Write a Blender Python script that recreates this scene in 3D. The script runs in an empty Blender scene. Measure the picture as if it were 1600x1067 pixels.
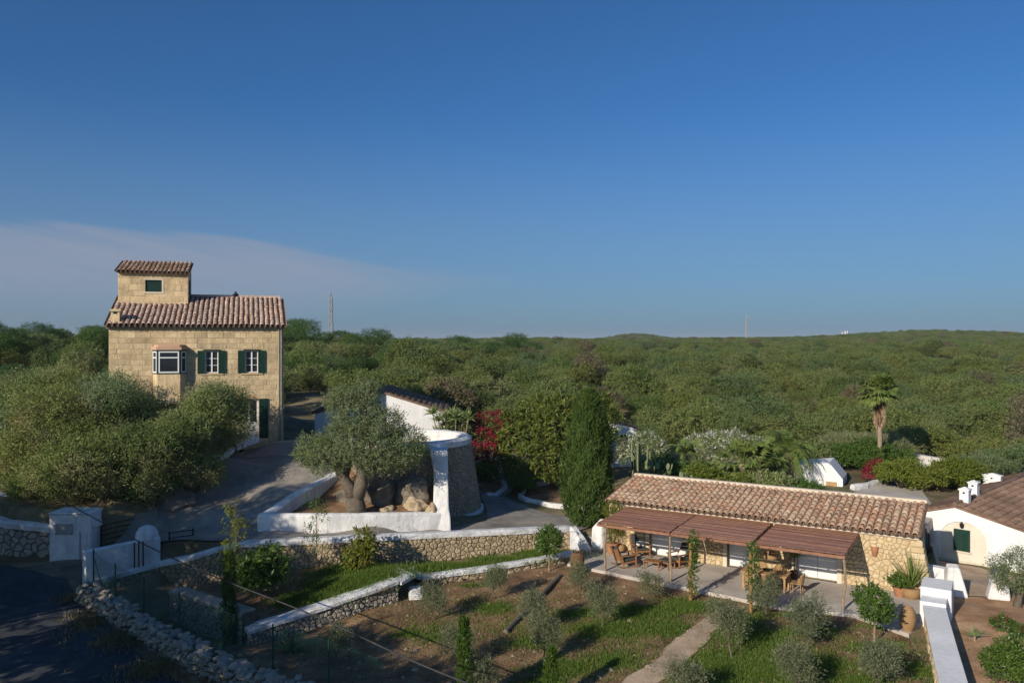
import bpy, bmesh, math, random
import numpy as np
from mathutils import Vector, Matrix
from mathutils.geometry import delaunay_2d_cdt

scene = bpy.context.scene
col = scene.collection
R = math.radians
# ------------------------------------------------------------------ camera
CAM_H, FPX = 10.5, 1244.0
cam_d = bpy.data.cameras.new('camera')
cam = bpy.data.objects.new('camera', cam_d); col.objects.link(cam)
cam.location = (0, 0, CAM_H); cam.rotation_euler = (R(90), 0, 0)
cam_d.sensor_width = 36.0; cam_d.lens = 36.0 * FPX / 1600.0
cam_d.clip_start = 0.1; cam_d.clip_end = 12000
scene.camera = cam
# ------------------------------------------------------------------ sun and sky
SUN_AZ, SUN_EL = 38.0, 23.0           # light travels towards +x +y
sun_d = bpy.data.lights.new('sun', 'SUN'); sun_d.energy = 4.8; sun_d.angle = R(0.5); sun_d.color = (1.0, 0.89, 0.74)
sun = bpy.data.objects.new('sun', sun_d); col.objects.link(sun)
_d = Vector((math.sin(R(SUN_AZ)) * math.cos(R(SUN_EL)), math.cos(R(SUN_AZ)) * math.cos(R(SUN_EL)), -math.sin(R(SUN_EL))))
sun.rotation_euler = _d.to_track_quat('-Z', 'Y').to_euler(); sun.location = (-40, -40, 40)
world = bpy.data.worlds.new('World'); scene.world = world; world.use_nodes = True
def build_world():
    nt = world.node_tree; N = nt.nodes; Lk = nt.links; N.clear()
    out = N.new('ShaderNodeOutputWorld'); bg = N.new('ShaderNodeBackground')
    sky = N.new('ShaderNodeTexSky'); sky.sky_type = 'NISHITA'; sky.sun_disc = False
    sky.sun_elevation = R(SUN_EL); sky.sun_rotation = R(SUN_AZ + 180)
    sky.altitude = 50; sky.air_density = 0.87; sky.dust_density = 1.25; sky.ozone_density = 9.5
    tint = N.new('ShaderNodeMixRGB'); tint.blend_type = 'MULTIPLY'; tint.inputs[0].default_value = 1
    tint.inputs[2].default_value = SKY_TINT
    Lk.new(sky.outputs[0], tint.inputs[1])
    tc = N.new('ShaderNodeTexCoord'); sp = N.new('ShaderNodeSeparateXYZ'); Lk.new(tc.outputs['Generated'], sp.inputs[0])
    def m(op, a, b=None, c=None):
        n = N.new('ShaderNodeMath'); n.operation = op
        for i, v in enumerate((a, b, c)):
            if v is None: continue
            if isinstance(v, (int, float)): n.inputs[i].default_value = v
            else: Lk.new(v, n.inputs[i])
        return n.outputs[0]
    def sm(v, a, b):
        n = N.new('ShaderNodeMapRange'); n.interpolation_type = 'SMOOTHSTEP'
        Lk.new(v, n.inputs[0]); n.inputs[1].default_value = a; n.inputs[2].default_value = b
        return n.outputs[0]
    az = m('ARCTAN2', sp.outputs[0], sp.outputs[1]); el = m('ARCSINE', sp.outputs[2])
    mr = N.new('ShaderNodeMapRange'); Lk.new(az, mr.inputs[0]); mr.inputs[1].default_value = -1.4; mr.inputs[2].default_value = 0.3
    fc = N.new('ShaderNodeFloatCurve'); Lk.new(mr.outputs[0], fc.inputs[1])
    c = fc.mapping.curves[0]
    pts = [(-1.4, .10), (-.9, .120), (-.571, .129), (-.43, .128), (-.31, .122), (-.22, .109), (-.159, .098), (-.06, .089), (.03, .083), (.3, .075)]
    pts = [((a + 1.4) / 1.7, e * 5) for a, e in pts]
    c.points[0].location = pts[0]; c.points[1].location = pts[-1]
    for p in pts[1:-1]: c.points.new(*p)
    fc.mapping.update()
    edge = m('DIVIDE', fc.outputs[0], 5.0)
    cm = N.new('ShaderNodeCombineXYZ'); Lk.new(m('MULTIPLY', az, 5.0), cm.inputs[0]); Lk.new(m('MULTIPLY_ADD', az, 14.0, m('MULTIPLY', el, 70.0)), cm.inputs[1])
    nz = N.new('ShaderNodeTexNoise'); nz.inputs['Scale'].default_value = 1.0; nz.inputs['Detail'].default_value = 6; Lk.new(cm.outputs[0], nz.inputs['Vector'])
    t = m('ADD', m('SUBTRACT', edge, el), m('MULTIPLY', m('SUBTRACT', nz.outputs[0], 0.5), 0.022))
    up = m('ADD', m('MULTIPLY', sm(t, -0.002, 0.008), .62), m('MULTIPLY', sm(t, .0, .03), .38))
    thick = m('ADD', 0.022, m('MULTIPLY', sm(az, 0.02, -0.40), 0.085))
    tn = m('DIVIDE', t, thick)
    low = m('SUBTRACT', 1.0, sm(tn, 0.35, 1.25))
    fade = m('MULTIPLY', sm(az, 0.06, -0.30), sm(az, -1.3, -0.8))
    dens = m('MULTIPLY', m('MULTIPLY', up, low), m('MULTIPLY', fade, m('MULTIPLY_ADD', nz.outputs[0], 0.5, 0.42)))
    low_air = N.new('ShaderNodeMixRGB'); Lk.new(m('MULTIPLY', sm(el, R(17), R(3)), .46), low_air.inputs[0]); Lk.new(tint.outputs[0], low_air.inputs[1]); low_air.inputs[2].default_value = (2.15, 2.95, 3.95, 1)   # dusty air low in the sky, all round
    mix = N.new('ShaderNodeMixRGB'); Lk.new(dens, mix.inputs[0]); Lk.new(low_air.outputs[0], mix.inputs[1])
    mix.inputs[2].default_value = CLOUD
    Lk.new(mix.outputs[0], bg.inputs[0]); bg.inputs[1].default_value = SKY_STR
    Lk.new(bg.outputs[0], out.inputs[0])
SKY_TINT = (.79, 1.03, 1.04, 1); CLOUD = (3.1, 3.45, 4.4, 1); SKY_STR = 0.095
build_world()
vs = scene.view_settings
vs.view_transform = 'Standard'; vs.look = 'None'; vs.exposure = 0.0; vs.gamma = 1.0; vs.use_curve_mapping = False
scene.render.engine = 'CYCLES'
scene.cycles.max_bounces = 6; scene.cycles.diffuse_bounces = 4; scene.cycles.transparent_max_bounces = 8
scene.cycles.use_denoising = True
# ------------------------------------------------------------------ helpers
rnd = random.Random(7)
def on_ray(px, py, Y):                 # a point of the place, from where it shows and how far it is
    return Vector(((px - 800) / FPX * Y, Y, CAM_H - (py - 533.5) / FPX * Y))
def on_plane(px, py, z):
    Y = (CAM_H - z) * FPX / (py - 533.5); return Vector(((px - 800) / FPX * Y, Y, z))
def tag(o, label=None, cat=None, group=None, kind=None):
    if label: o['label'] = label
    if cat: o['category'] = cat
    if group: o['group'] = group
    if kind: o['kind'] = kind
    return o
def empty(name, loc=(0, 0, 0), rz=0.0, label=None, cat=None, group=None, kind=None):
    o = bpy.data.objects.new(name, None); col.objects.link(o); o.location = loc; o.rotation_euler = (0, 0, rz)
    o.empty_display_size = 0.3
    return tag(o, label, cat, group, kind)
def link(name, mesh, parent=None, loc=(0, 0, 0), rot=(0, 0, 0), scale=(1, 1, 1)):
    o = bpy.data.objects.new(name, mesh); col.objects.link(o)
    o.parent = parent; o.location = loc; o.rotation_euler = rot; o.scale = scale
    return o
def copy_tree(o, parent=None):
    c = o.copy(); col.objects.link(c); c.parent = parent
    for ch in list(o.children): copy_tree(ch, c)
    return c
class MB:
    def __init__(s): s.v = []; s.f = []; s.smooth = False
    def quad(s, *p):
        n = len(s.v); s.v += [tuple(q) for q in p]; s.f.append(tuple(range(n, n + len(p)))); return s
    def box(s, x0, x1, y0, y1, z0, z1, M=None):
        n = len(s.v)
        P = [(x0, y0, z0), (x1, y0, z0), (x1, y1, z0), (x0, y1, z0), (x0, y0, z1), (x1, y0, z1), (x1, y1, z1), (x0, y1, z1)]
        if M is not None: P = [tuple(M @ Vector(p)) for p in P]
        s.v += P
        s.f += [tuple(n + i for i in q) for q in ((0, 3, 2, 1), (4, 5, 6, 7), (0, 1, 5, 4), (1, 2, 6, 5), (2, 3, 7, 6), (3, 0, 4, 7))]
        return s
    def bar(s, a, b, w, h=None, up=(0, 0, 1)):
        a = Vector(a); b = Vector(b); h = h or w
        d = (b - a).normalized(); u = Vector(up)
        if abs(d.dot(u)) > .98: u = Vector((1, 0, 0))
        r = d.cross(u).normalized() * w / 2; t = r.cross(d).normalized() * h / 2
        n = len(s.v)
        for p in (a, b): s.v += [tuple(p - r - t), tuple(p + r - t), tuple(p + r + t), tuple(p - r + t)]
        s.f += [tuple(n + i for i in q) for q in ((0, 1, 2, 3), (7, 6, 5, 4), (0, 4, 5, 1), (1, 5, 6, 2), (2, 6, 7, 3), (3, 7, 4, 0))]
        return s
    def tube(s, pts, rad, seg=7, cap=True):
        pts = [Vector(p) for p in pts]; n0 = len(s.v)
        if not hasattr(rad, '__len__'): rad = [rad] * len(pts)
        for i, p in enumerate(pts):
            d = (pts[min(i + 1, len(pts) - 1)] - pts[max(i - 1, 0)]).normalized()
            u = Vector((0, 0, 1)) if abs(d.z) < .9 else Vector((1, 0, 0))
            a = d.cross(u).normalized(); b = d.cross(a).normalized()
            for k in range(seg):
                t = 2 * math.pi * k / seg
                s.v.append(tuple(p + (a * math.cos(t) + b * math.sin(t)) * rad[i]))
        for i in range(len(pts) - 1):
            for k in range(seg):
                k2 = (k + 1) % seg; q = n0 + i * seg
                s.f.append((q + k, q + k2, q + seg + k2, q + seg + k))
        if cap:
            s.f.append(tuple(n0 + k for k in range(seg))[::-1]); s.f.append(tuple(n0 + (len(pts) - 1) * seg + k for k in range(seg)))
        return s
    def lathe(s, prof, seg=16, c=(0, 0, 0), jit=0.0, cap=True):
        n0 = len(s.v)
        for r, z in prof:
            for k in range(seg):
                t = 2 * math.pi * k / seg; rr = r * (1 + (rnd.random() - .5) * jit)
                s.v.append((c[0] + rr * math.cos(t), c[1] + rr * math.sin(t), c[2] + z))
        for i in range(len(prof) - 1):
            for k in range(seg):
                k2 = (k + 1) % seg; q = n0 + i * seg
                s.f.append((q + k, q + k2, q + seg + k2, q + seg + k))
        if cap:
            s.f.append(tuple(n0 + k for k in range(seg))[::-1]); s.f.append(tuple(n0 + (len(prof) - 1) * seg + k for k in range(seg)))
        return s
    def prism(s, poly, y0, y1):          # polygon in x,z pushed along y
        n = len(s.v); k = len(poly)
        s.v += [(x, y0, z) for x, z in poly] + [(x, y1, z) for x, z in poly]
        s.f.append(tuple(range(n, n + k))); s.f.append(tuple(range(n + k, n + 2 * k))[::-1])
        for i in range(k):
            j = (i + 1) % k; s.f.append((n + i, n + k + i, n + k + j, n + j))
        return s
    def add(s, o):
        n = len(s.v); s.v += o.v; s.f += [tuple(i + n for i in f) for f in o.f]; return s
    def mesh(s, name, mat=None, smooth=False, fix=True):
        me = bpy.data.meshes.new(name); me.from_pydata(s.v, [], s.f)
        if fix:
            bm = bmesh.new(); bm.from_mesh(me); bmesh.ops.recalc_face_normals(bm, faces=bm.faces); bm.to_mesh(me); bm.free()
        if mat: me.materials.append(mat)
        if smooth: me.polygons.foreach_set('use_smooth', [True] * len(me.polygons))
        me.update(); return me
    def build(s, name, mat, parent=None, loc=(0, 0, 0), rot=(0, 0, 0), smooth=False, bevel=0, seg=1):
        o = link(name, s.mesh(name, mat, smooth), parent, loc, rot)
        if bevel:
            b = o.modifiers.new('bevel', 'BEVEL'); b.width = bevel; b.segments = seg; b.limit_method = 'ANGLE'; b.angle_limit = R(30)
        return o
def np_mesh(name, V, F, mat, smooth=False):
    V = np.asarray(V, np.float32); F = np.asarray(F, np.int32); k = F.shape[1]
    me = bpy.data.meshes.new(name)
    me.vertices.add(len(V)); me.vertices.foreach_set('co', V.ravel())
    me.loops.add(F.size); me.loops.foreach_set('vertex_index', F.ravel())
    me.polygons.add(len(F)); me.polygons.foreach_set('loop_start', np.arange(0, F.size, k, dtype=np.int32))
    me.polygons.foreach_set('loop_total', np.full(len(F), k, np.int32))
    if smooth: me.polygons.foreach_set('use_smooth', np.ones(len(F), bool))
    me.update(calc_edges=True); me.materials.append(mat); return me

# ------------------------------------------------------------------ materials
def piece_random(N, L):
    oi = N.new('ShaderNodeObjectInfo'); ge = N.new('ShaderNodeNewGeometry')
    a = N.new('ShaderNodeMath'); a.operation = 'ADD'; L.new(oi.outputs['Random'], a.inputs[0]); L.new(ge.outputs['Random Per Island'], a.inputs[1])
    f = N.new('ShaderNodeMath'); f.operation = 'FRACT'; L.new(a.outputs[0], f.inputs[0]); return f.outputs[0]
def ramp(N, L, fac, cols, pos=None):
    r = N.new('ShaderNodeValToRGB'); L.new(fac, r.inputs[0]); n = len(cols)
    pos = pos or [i / (n - 1) for i in range(n)]
    e = r.color_ramp.elements
    while len(e) < n: e.new(.5)
    for i in range(n): e[i].position = pos[i]; e[i].color = (*cols[i], 1)
    return r.outputs[0]
def noise(N, L, scale, detail=5, vec=None, rough=.6):
    n = N.new('ShaderNodeTexNoise'); n.inputs['Scale'].default_value = scale; n.inputs['Detail'].default_value = detail
    n.inputs['Roughness'].default_value = rough
    if vec is not None: L.new(vec, n.inputs['Vector'])
    return n.outputs[0]
def mixc(N, L, f, a, b, mode='MIX'):
    m = N.new('ShaderNodeMixRGB'); m.blend_type = mode
    for i, v in ((0, f), (1, a), (2, b)):
        if isinstance(v, (int, float)): m.inputs[i].default_value = v
        elif isinstance(v, tuple): m.inputs[i].default_value = (*v, 1)
        else: L.new(v, m.inputs[i])
    return m.outputs[0]
def mat(name, cols, scale=3.0, rough=.9, bump=.0, bscale=25, pieces=None, pmix=.6, stain=.25, sscale=.6, spec=.2, metal=0, lo=.3, hi=.7, streak=0):
    m = bpy.data.materials.new(name); m.use_nodes = True; nt = m.node_tree; N = nt.nodes; L = nt.links; N.clear()
    out = N.new('ShaderNodeOutputMaterial'); b = N.new('ShaderNodeBsdfPrincipled'); L.new(b.outputs[0], out.inputs[0])
    tc = N.new('ShaderNodeTexCoord'); oi = N.new('ShaderNodeObjectInfo')
    ad = N.new('ShaderNodeVectorMath'); ad.operation = 'MULTIPLY_ADD'; L.new(oi.outputs['Random'], ad.inputs[0]); ad.inputs[1].default_value = (37, 61, 23); L.new(tc.outputs['Object'], ad.inputs[2])
    vec = ad.outputs[0]
    n = len(cols); pos = [lo + (hi - lo) * i / max(n - 1, 1) for i in range(n)]
    c = ramp(N, L, noise(N, L, scale, 6, vec), cols, pos) if n > 1 else mixc(N, L, 0.0, cols[0], cols[0])
    if pieces: c = mixc(N, L, pmix, c, ramp(N, L, piece_random(N, L), pieces))
    if streak:
        mp = N.new('ShaderNodeMapping'); mp.inputs['Scale'].default_value = (5, 5, .55); L.new(tc.outputs['Object'], mp.inputs[0])
        c = mixc(N, L, 1.0, c, ramp(N, L, noise(N, L, 1.0, 5, mp.outputs[0], .65), [(1 - streak, 1 - streak * 1.05, 1 - streak * 1.15), (1, 1, 1)], [.30, .52]), 'MULTIPLY')
    if stain:
        s = ramp(N, L, noise(N, L, sscale, 4, vec), [(1 - stain,) * 3, (1 + stain * .35,) * 3], [.35, .65])
        c = mixc(N, L, 1.0, c, s, 'MULTIPLY')
    L.new(c, b.inputs['Base Color']); b.inputs['Roughness'].default_value = rough
    b.inputs['Specular IOR Level'].default_value = spec; b.inputs['Metallic'].default_value = metal
    if bump:
        bp = N.new('ShaderNodeBump'); bp.inputs['Strength'].default_value = 1.0; bp.inputs['Distance'].default_value = bump
        L.new(noise(N, L, bscale, 6, vec), bp.inputs['Height']); L.new(bp.outputs[0], b.inputs['Normal'])
    return m
def leafmat(name, cols, trans=.4, patch=None, pscale=.5, rough=.55, spec=.25, objvar=.25, gain=1.55):
    cols = [tuple(v * gain for v in c) for c in cols]; patch = tuple(v * gain for v in patch) if patch else None; trans = min(.45, trans + .12)
    m = bpy.data.materials.new(name); m.use_nodes = True; nt = m.node_tree; N = nt.nodes; L = nt.links; N.clear()
    out = N.new('ShaderNodeOutputMaterial'); b = N.new('ShaderNodeBsdfPrincipled'); t = N.new('ShaderNodeBsdfTranslucent'); mx = N.new('ShaderNodeMixShader')
    c = ramp(N, L, piece_random(N, L), cols)
    tc = N.new('ShaderNodeTexCoord'); oi = N.new('ShaderNodeObjectInfo')
    if patch: c = mixc(N, L, ramp(N, L, noise(N, L, pscale, 3, tc.outputs['Object']), [(0, 0, 0), (.6, .6, .6)], [.45, .65]), c, patch)
    if objvar:
        v = objvar; c = mixc(N, L, 1.0, c, ramp(N, L, oi.outputs['Random'], [(1 - v, 1 - v * .8, 1 - v * .8), (1 + v * .5, 1 + v * .25, 1 - v * .2), (1 - v * .6, 1 - v * .25, 1 + v * .4), (1 + v * .7, 1 + v * .5, 1 + v * .5), (1 - v * .3, 1, 1 - v * .3), (1 + v * .9, 1 + v * .55, 1 + v * 1.3)]), 'MULTIPLY')
    L.new(c, b.inputs['Base Color']); b.inputs['Roughness'].default_value = rough; b.inputs['Specular IOR Level'].default_value = spec
    L.new(c, t.inputs['Color']); mx.inputs[0].default_value = trans
    L.new(b.outputs[0], mx.inputs[1]); L.new(t.outputs[0], mx.inputs[2]); L.new(mx.outputs[0], out.inputs[0])
    return m
M = {}
M['ground'] = mat('soil_and_scrub', [(.12, .115, .055), (.21, .17, .095), (.30, .23, .14)], .8, stain=.4, sscale=.12, bump=.05, bscale=6)
M['garden'] = mat('garden_soil', [(.16, .092, .048), (.28, .17, .092), (.40, .265, .155)], 1.6, stain=.35, sscale=.45, bump=.06, bscale=9)
M['redsoil'] = mat('red_soil', [(.30, .175, .095), (.45, .27, .15), (.54, .36, .22)], 1.3, stain=.3, sscale=.5, bump=.04, bscale=9)
M['road'] = mat('asphalt', [(.052, .060, .068), (.070, .078, .085), (.095, .10, .10)], 2.0, stain=.3, sscale=.35, bump=.012, bscale=60)
M['drive'] = mat('compacted_gravel', [(.22, .205, .185), (.30, .275, .24), (.40, .35, .29)], 1.1, stain=.3, sscale=.3, bump=.02, bscale=30)
M['dirt'] = mat('dirt_verge', [(.12, .10, .07), (.20, .165, .12), (.27, .22, .16)], 1.4, stain=.35, sscale=.5, bump=.04, bscale=14)
M['path'] = mat('sandy_path', [(.42, .30, .19), (.54, .40, .27), (.62, .48, .34)], 1.6, stain=.25, sscale=.7, bump=.03, bscale=14)
M['patio'] = mat('worn_concrete', [(.44, .395, .34), (.52, .465, .405), (.57, .515, .45)], .9, stain=.2, sscale=.5, bump=.004, bscale=40)
M['white'] = mat('whitewash', [(.70, .69, .67), (.80, .79, .77), (.83, .82, .80)], 2.2, rough=.95, stain=.16, sscale=.9, bump=.035, bscale=4, streak=.22)
M['whitew'] = mat('white_wall_paint', [(.78, .775, .76), (.82, .815, .80)], 1.2, rough=.95, stain=.09, sscale=.5, bump=.012, bscale=6, streak=.10)
M['cap'] = mat('white_coping', [(.56, .55, .53), (.76, .755, .74), (.82, .81, .79)], 1.6, rough=.95, stain=.22, sscale=1.2, bump=.05, bscale=5, streak=.2)
M['ashlar'] = mat('sandstone_block', [(.52, .385, .215), (.65, .50, .295), (.72, .585, .38)], 3.5, stain=.34, sscale=.6, bump=.035, bscale=9, streak=.22,
                  pieces=[(.62, .47, .27), (.66, .51, .31), (.70, .56, .36), (.64, .485, .28), (.68, .54, .34), (.59, .45, .27)], pmix=.45)
M['ashlar_core'] = mat('sandstone_mortar', [(.44, .33, .19), (.55, .42, .25)], 4, stain=.15)
M['rubble'] = mat('warm_field_stone', [(.42, .32, .19), (.58, .45, .27), (.68, .56, .37)], 5, stain=.1, bump=.02, bscale=14,
                  pieces=[(.46, .33, .17), (.64, .51, .31), (.55, .41, .23), (.70, .58, .39), (.52, .41, .26), (.62, .45, .23)], pmix=.6)
M['mortar'] = mat('sandy_mortar', [(.32, .245, .15), (.46, .365, .23)], 6, stain=.1, bump=.01)
M['wallstone'] = mat('limestone_rubble', [(.30, .235, .15), (.41, .33, .215), (.50, .41, .28)], 4, stain=.15, bump=.025, bscale=12,
                     pieces=[(.33, .25, .15), (.46, .36, .23), (.40, .32, .21), (.52, .42, .28), (.36, .285, .185), (.43, .33, .19)], pmix=.55)
M['gap'] = mat('dark_joint_earth', [(.10, .085, .06), (.16, .13, .09)], 5, stain=.1)
M['joint'] = mat('grey_joint_earth', [(.20, .17, .125), (.28, .235, .17)], 5, stain=.1)
M['drystone'] = mat('grey_dry_stone', [(.26, .235, .19), (.38, .34, .275), (.46, .42, .345)], 4, stain=.15, bump=.03, bscale=10,
                    pieces=[(.28, .25, .20), (.44, .39, .31), (.36, .32, .26), (.50, .46, .38), (.32, .28, .22)], pmix=.55)
M['towerstone'] = mat('small_grey_stone', [(.33, .27, .19), (.46, .38, .27)], 5, stain=.2, bump=.02, bscale=14,
                      pieces=[(.34, .28, .20), (.50, .41, .29), (.41, .34, .24), (.56, .47, .34)], pmix=.6)
M['tile'] = mat('weathered_clay_tile', [(.26, .165, .11), (.42, .29, .205), (.58, .46, .35)], 9, stain=.2, sscale=2, bump=.01, bscale=30,
                pieces=[(.40, .245, .155), (.56, .43, .31), (.50, .25, .145), (.44, .32, .225), (.64, .48, .33), (.27, .165, .11), (.55, .375, .25), (.36, .26, .185)], pmix=.68)
M['tile2'] = mat('pinkish_clay_tile', [(.38, .245, .18), (.55, .39, .30), (.70, .56, .46)], 9, stain=.25, sscale=2, bump=.01, bscale=30,
                 pieces=[(.42, .26, .19), (.68, .54, .45), (.58, .36, .27), (.56, .45, .37), (.44, .29, .22)], pmix=.5)
M['oldtile'] = mat('dark_weathered_tile', [(.14, .09, .065), (.24, .15, .105), (.33, .24, .17)], 6, stain=.35, sscale=.5, bump=.02, bscale=20,
                   pieces=[(.22, .13, .09), (.28, .20, .15), (.17, .11, .08), (.30, .19, .12)], pmix=.5)
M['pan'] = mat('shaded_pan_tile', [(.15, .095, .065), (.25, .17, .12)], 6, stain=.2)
M['limemortar'] = mat('cream_mortar', [(.60, .50, .38), (.70, .60, .47)], 3, stain=.12)
M['cream'] = mat('cream_plaster', [(.60, .53, .40), (.68, .61, .48)], 2, stain=.1)
M['arch'] = mat('pale_cream_render', [(.66, .60, .49), (.73, .67, .56)], 2, stain=.1)
M['pink'] = mat('pink_render', [(.52, .32, .22), (.58, .38, .27)], 2, stain=.1)
M['green'] = mat('dark_green_paint', [(.008, .035, .026), (.014, .05, .036)], 3, rough=.5, stain=.15, spec=.35)
M['frame'] = mat('white_joinery', [(.74, .74, .73), (.80, .80, .79)], 3, rough=.6, stain=.05)
M['door'] = mat('white_door_paint', [(.72, .72, .72), (.79, .79, .785)], 3, rough=.6, stain=.05)
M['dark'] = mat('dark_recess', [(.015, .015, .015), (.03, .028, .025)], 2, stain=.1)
M['iron'] = mat('dark_iron', [(.02, .02, .02), (.045, .035, .03)], 5, rough=.6, metal=.3)
M['pipe'] = mat('grey_pipe', [(.30, .26, .21), (.40, .36, .30)], 5, rough=.5)
M['cable'] = mat('grey_cable', [(.045, .045, .048), (.07, .07, .07)], 5, rough=.6)
M['fence'] = mat('green_fence_coating', [(.012, .07, .045), (.02, .10, .065)], 5, rough=.5, spec=.4)
M['cane'] = mat('brown_cane', [(.20, .085, .048), (.31, .145, .085), (.42, .24, .16)], 6, rough=.55, stain=.2, sscale=1.2, spec=.4,
                pieces=[(.21, .09, .05), (.34, .17, .10), (.27, .12, .068), (.44, .26, .18)], pmix=.5)
M['wood'] = mat('teak', [(.26, .12, .05), (.36, .185, .085)], 7, rough=.6, stain=.15, sscale=2)
M['palewood'] = mat('pale_wood', [(.38, .23, .10), (.50, .32, .16)], 7, rough=.6, stain=.12, sscale=2)
M['log'] = mat('grey_log', [(.13, .115, .09), (.22, .19, .15)], 7, stain=.2, sscale=2, bump=.02)
M['post'] = mat('rustic_post', [(.24, .17, .11), (.36, .27, .18)], 7, stain=.2, sscale=3)
M['orangewood'] = mat('orange_post', [(.28, .14, .055), (.38, .20, .085)], 6, stain=.2, sscale=2)
M['cushion'] = mat('charcoal_cushion', [(.055, .058, .055), (.075, .078, .073)], 12, stain=.1)
M['pillow'] = mat('white_pillow', [(.70, .68, .64), (.76, .74, .70)], 8, stain=.05)
M['wicker'] = mat('wicker', [(.28, .17, .08), (.42, .27, .135)], 22, stain=.12, bump=.01, bscale=60)
M['terracotta'] = mat('terracotta', [(.34, .15, .075), (.46, .23, .125)], 5, stain=.2, sscale=2)
M['urn'] = mat('dark_urn', [(.13, .065, .038), (.22, .12, .07)], 5, stain=.3, sscale=3)
M['bark'] = mat('grey_bark', [(.10, .08, .06), (.20, .165, .125)], 9, stain=.2, bump=.03, bscale=14)
M['palmbark'] = mat('palm_bark', [(.24, .17, .115), (.38, .29, .21)], 12, stain=.2, bump=.03, bscale=14)
M['steel'] = mat('pylon_steel', [(.30, .31, .33), (.36, .37, .39)], 1, rough=.5, stain=0)
M['plaque'] = mat('stone_plaque', [(.36, .345, .31), (.46, .44, .40)], 14, stain=.25, sscale=3)
M['rock'] = mat('bank_rock', [(.14, .12, .095), (.24, .205, .16), (.33, .29, .23)], 1.6, stain=.3, sscale=.7, bump=.10, bscale=4)
M['boulder'] = mat('tan_boulder', [(.34, .26, .17), (.48, .37, .24), (.54, .45, .33)], 1.8, stain=.2, sscale=.8, bump=.06, bscale=5)
M['farwall'] = mat('pale_far_wall', [(.55, .51, .45), (.66, .63, .58)], .6, stain=.25, sscale=.4)
gm = bpy.data.materials.new('window_glass'); gm.use_nodes = True
_b = gm.node_tree.nodes['Principled BSDF']; _b.inputs['Base Color'].default_value = (.02, .024, .03, 1); _b.inputs['Roughness'].default_value = .05; _b.inputs['Specular IOR Level'].default_value = .6
M['glass'] = gm
# foliage
M['l_bush'] = leafmat('wild_olive_leaves', [(.055, .085, .022), (.09, .12, .034), (.13, .145, .05), (.072, .10, .030)], .25, patch=(.14, .12, .075), pscale=.5, gain=2.2, objvar=.42)
M['l_scrub'] = leafmat('scrub_leaves', [(.042, .062, .017), (.070, .092, .026), (.102, .115, .038), (.058, .080, .023)], .3, patch=(.108, .105, .045), pscale=.35, objvar=.45, gain=2.45)
M['l_pine'] = leafmat('pine_needles', [(.022, .050, .012), (.040, .075, .017), (.060, .092, .022)], .2, objvar=.35, gain=1.9)
M['l_dry'] = leafmat('dry_twigs', [(.13, .11, .065), (.18, .15, .09), (.10, .09, .045)], .15, objvar=.2, gain=1.2)
M['l_olive'] = leafmat('olive_leaves', [(.060, .085, .030), (.100, .125, .055), (.135, .155, .08), (.075, .095, .035)], .25, patch=(.07, .10, .03), pscale=.8, objvar=.12, gain=1.9)
M['l_shrub'] = leafmat('young_olive_leaves', [(.11, .135, .060), (.18, .20, .10), (.26, .275, .16), (.13, .155, .07)], .2, objvar=.12, gain=.95)
M['l_mag'] = leafmat('glossy_broad_leaves', [(.050, .080, .012), (.095, .125, .020), (.15, .15, .030), (.065, .095, .016)], .3, rough=.5, spec=.3, objvar=.1)
M['l_lime'] = leafmat('light_green_leaves', [(.10, .15, .018), (.15, .19, .025), (.19, .20, .035), (.12, .16, .02)], .35, objvar=.12, gain=1.3)
M['l_cyp'] = leafmat('cypress_sprays', [(.030, .062, .012), (.052, .088, .018), (.072, .105, .024)], .2, objvar=.12)
M['l_citrus'] = leafmat('citrus_leaves', [(.038, .080, .012), (.062, .115, .018), (.090, .14, .026)], .3, rough=.4, spec=.4, objvar=.15)
M['l_yellow'] = leafmat('yellow_green_leaves', [(.12, .15, .02), (.20, .20, .03), (.085, .13, .02), (.26, .22, .05)], .3, objvar=.15, gain=1.25)
M['l_grass'] = leafmat('grass_blades', [(.055, .105, .014), (.085, .14, .020), (.12, .165, .034), (.07, .12, .016)], .3, objvar=0)
M['l_drygrass'] = leafmat('dry_grass_blades', [(.22, .165, .085), (.30, .23, .13), (.18, .15, .06), (.12, .13, .04)], .25, objvar=0, gain=1.3)
M['l_palm'] = leafmat('palm_fronds', [(.06, .10, .022), (.11, .145, .035), (.16, .175, .055)], .3, rough=.5, spec=.3, objvar=.15, gain=1.9)
M['l_dead'] = leafmat('dead_fronds', [(.30, .21, .13), (.40, .29, .19), (.24, .16, .09)], .1, objvar=.1, gain=1.2)
M['l_red'] = leafmat('magenta_bracts', [(.27, .015, .034), (.36, .030, .060), (.18, .010, .022), (.33, .05, .065)], .2, objvar=0, gain=1)
M['l_white'] = leafmat('white_blossom', [(.62, .60, .52), (.74, .72, .66), (.55, .53, .42)], .2, objvar=0, gain=1)
M['l_reed'] = leafmat('reed_plumes', [(.20, .21, .09), (.28, .28, .14), (.16, .18, .06)], .3, objvar=.1, gain=1.2)
M['l_agave'] = leafmat('agave_blades', [(.09, .14, .05), (.14, .19, .07), (.18, .20, .09)], .15, objvar=.2)
M['l_cactus'] = leafmat('cactus_skin', [(.10, .13, .05), (.15, .18, .075), (.20, .21, .10)], 0, objvar=.2, gain=1.1)

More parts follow.
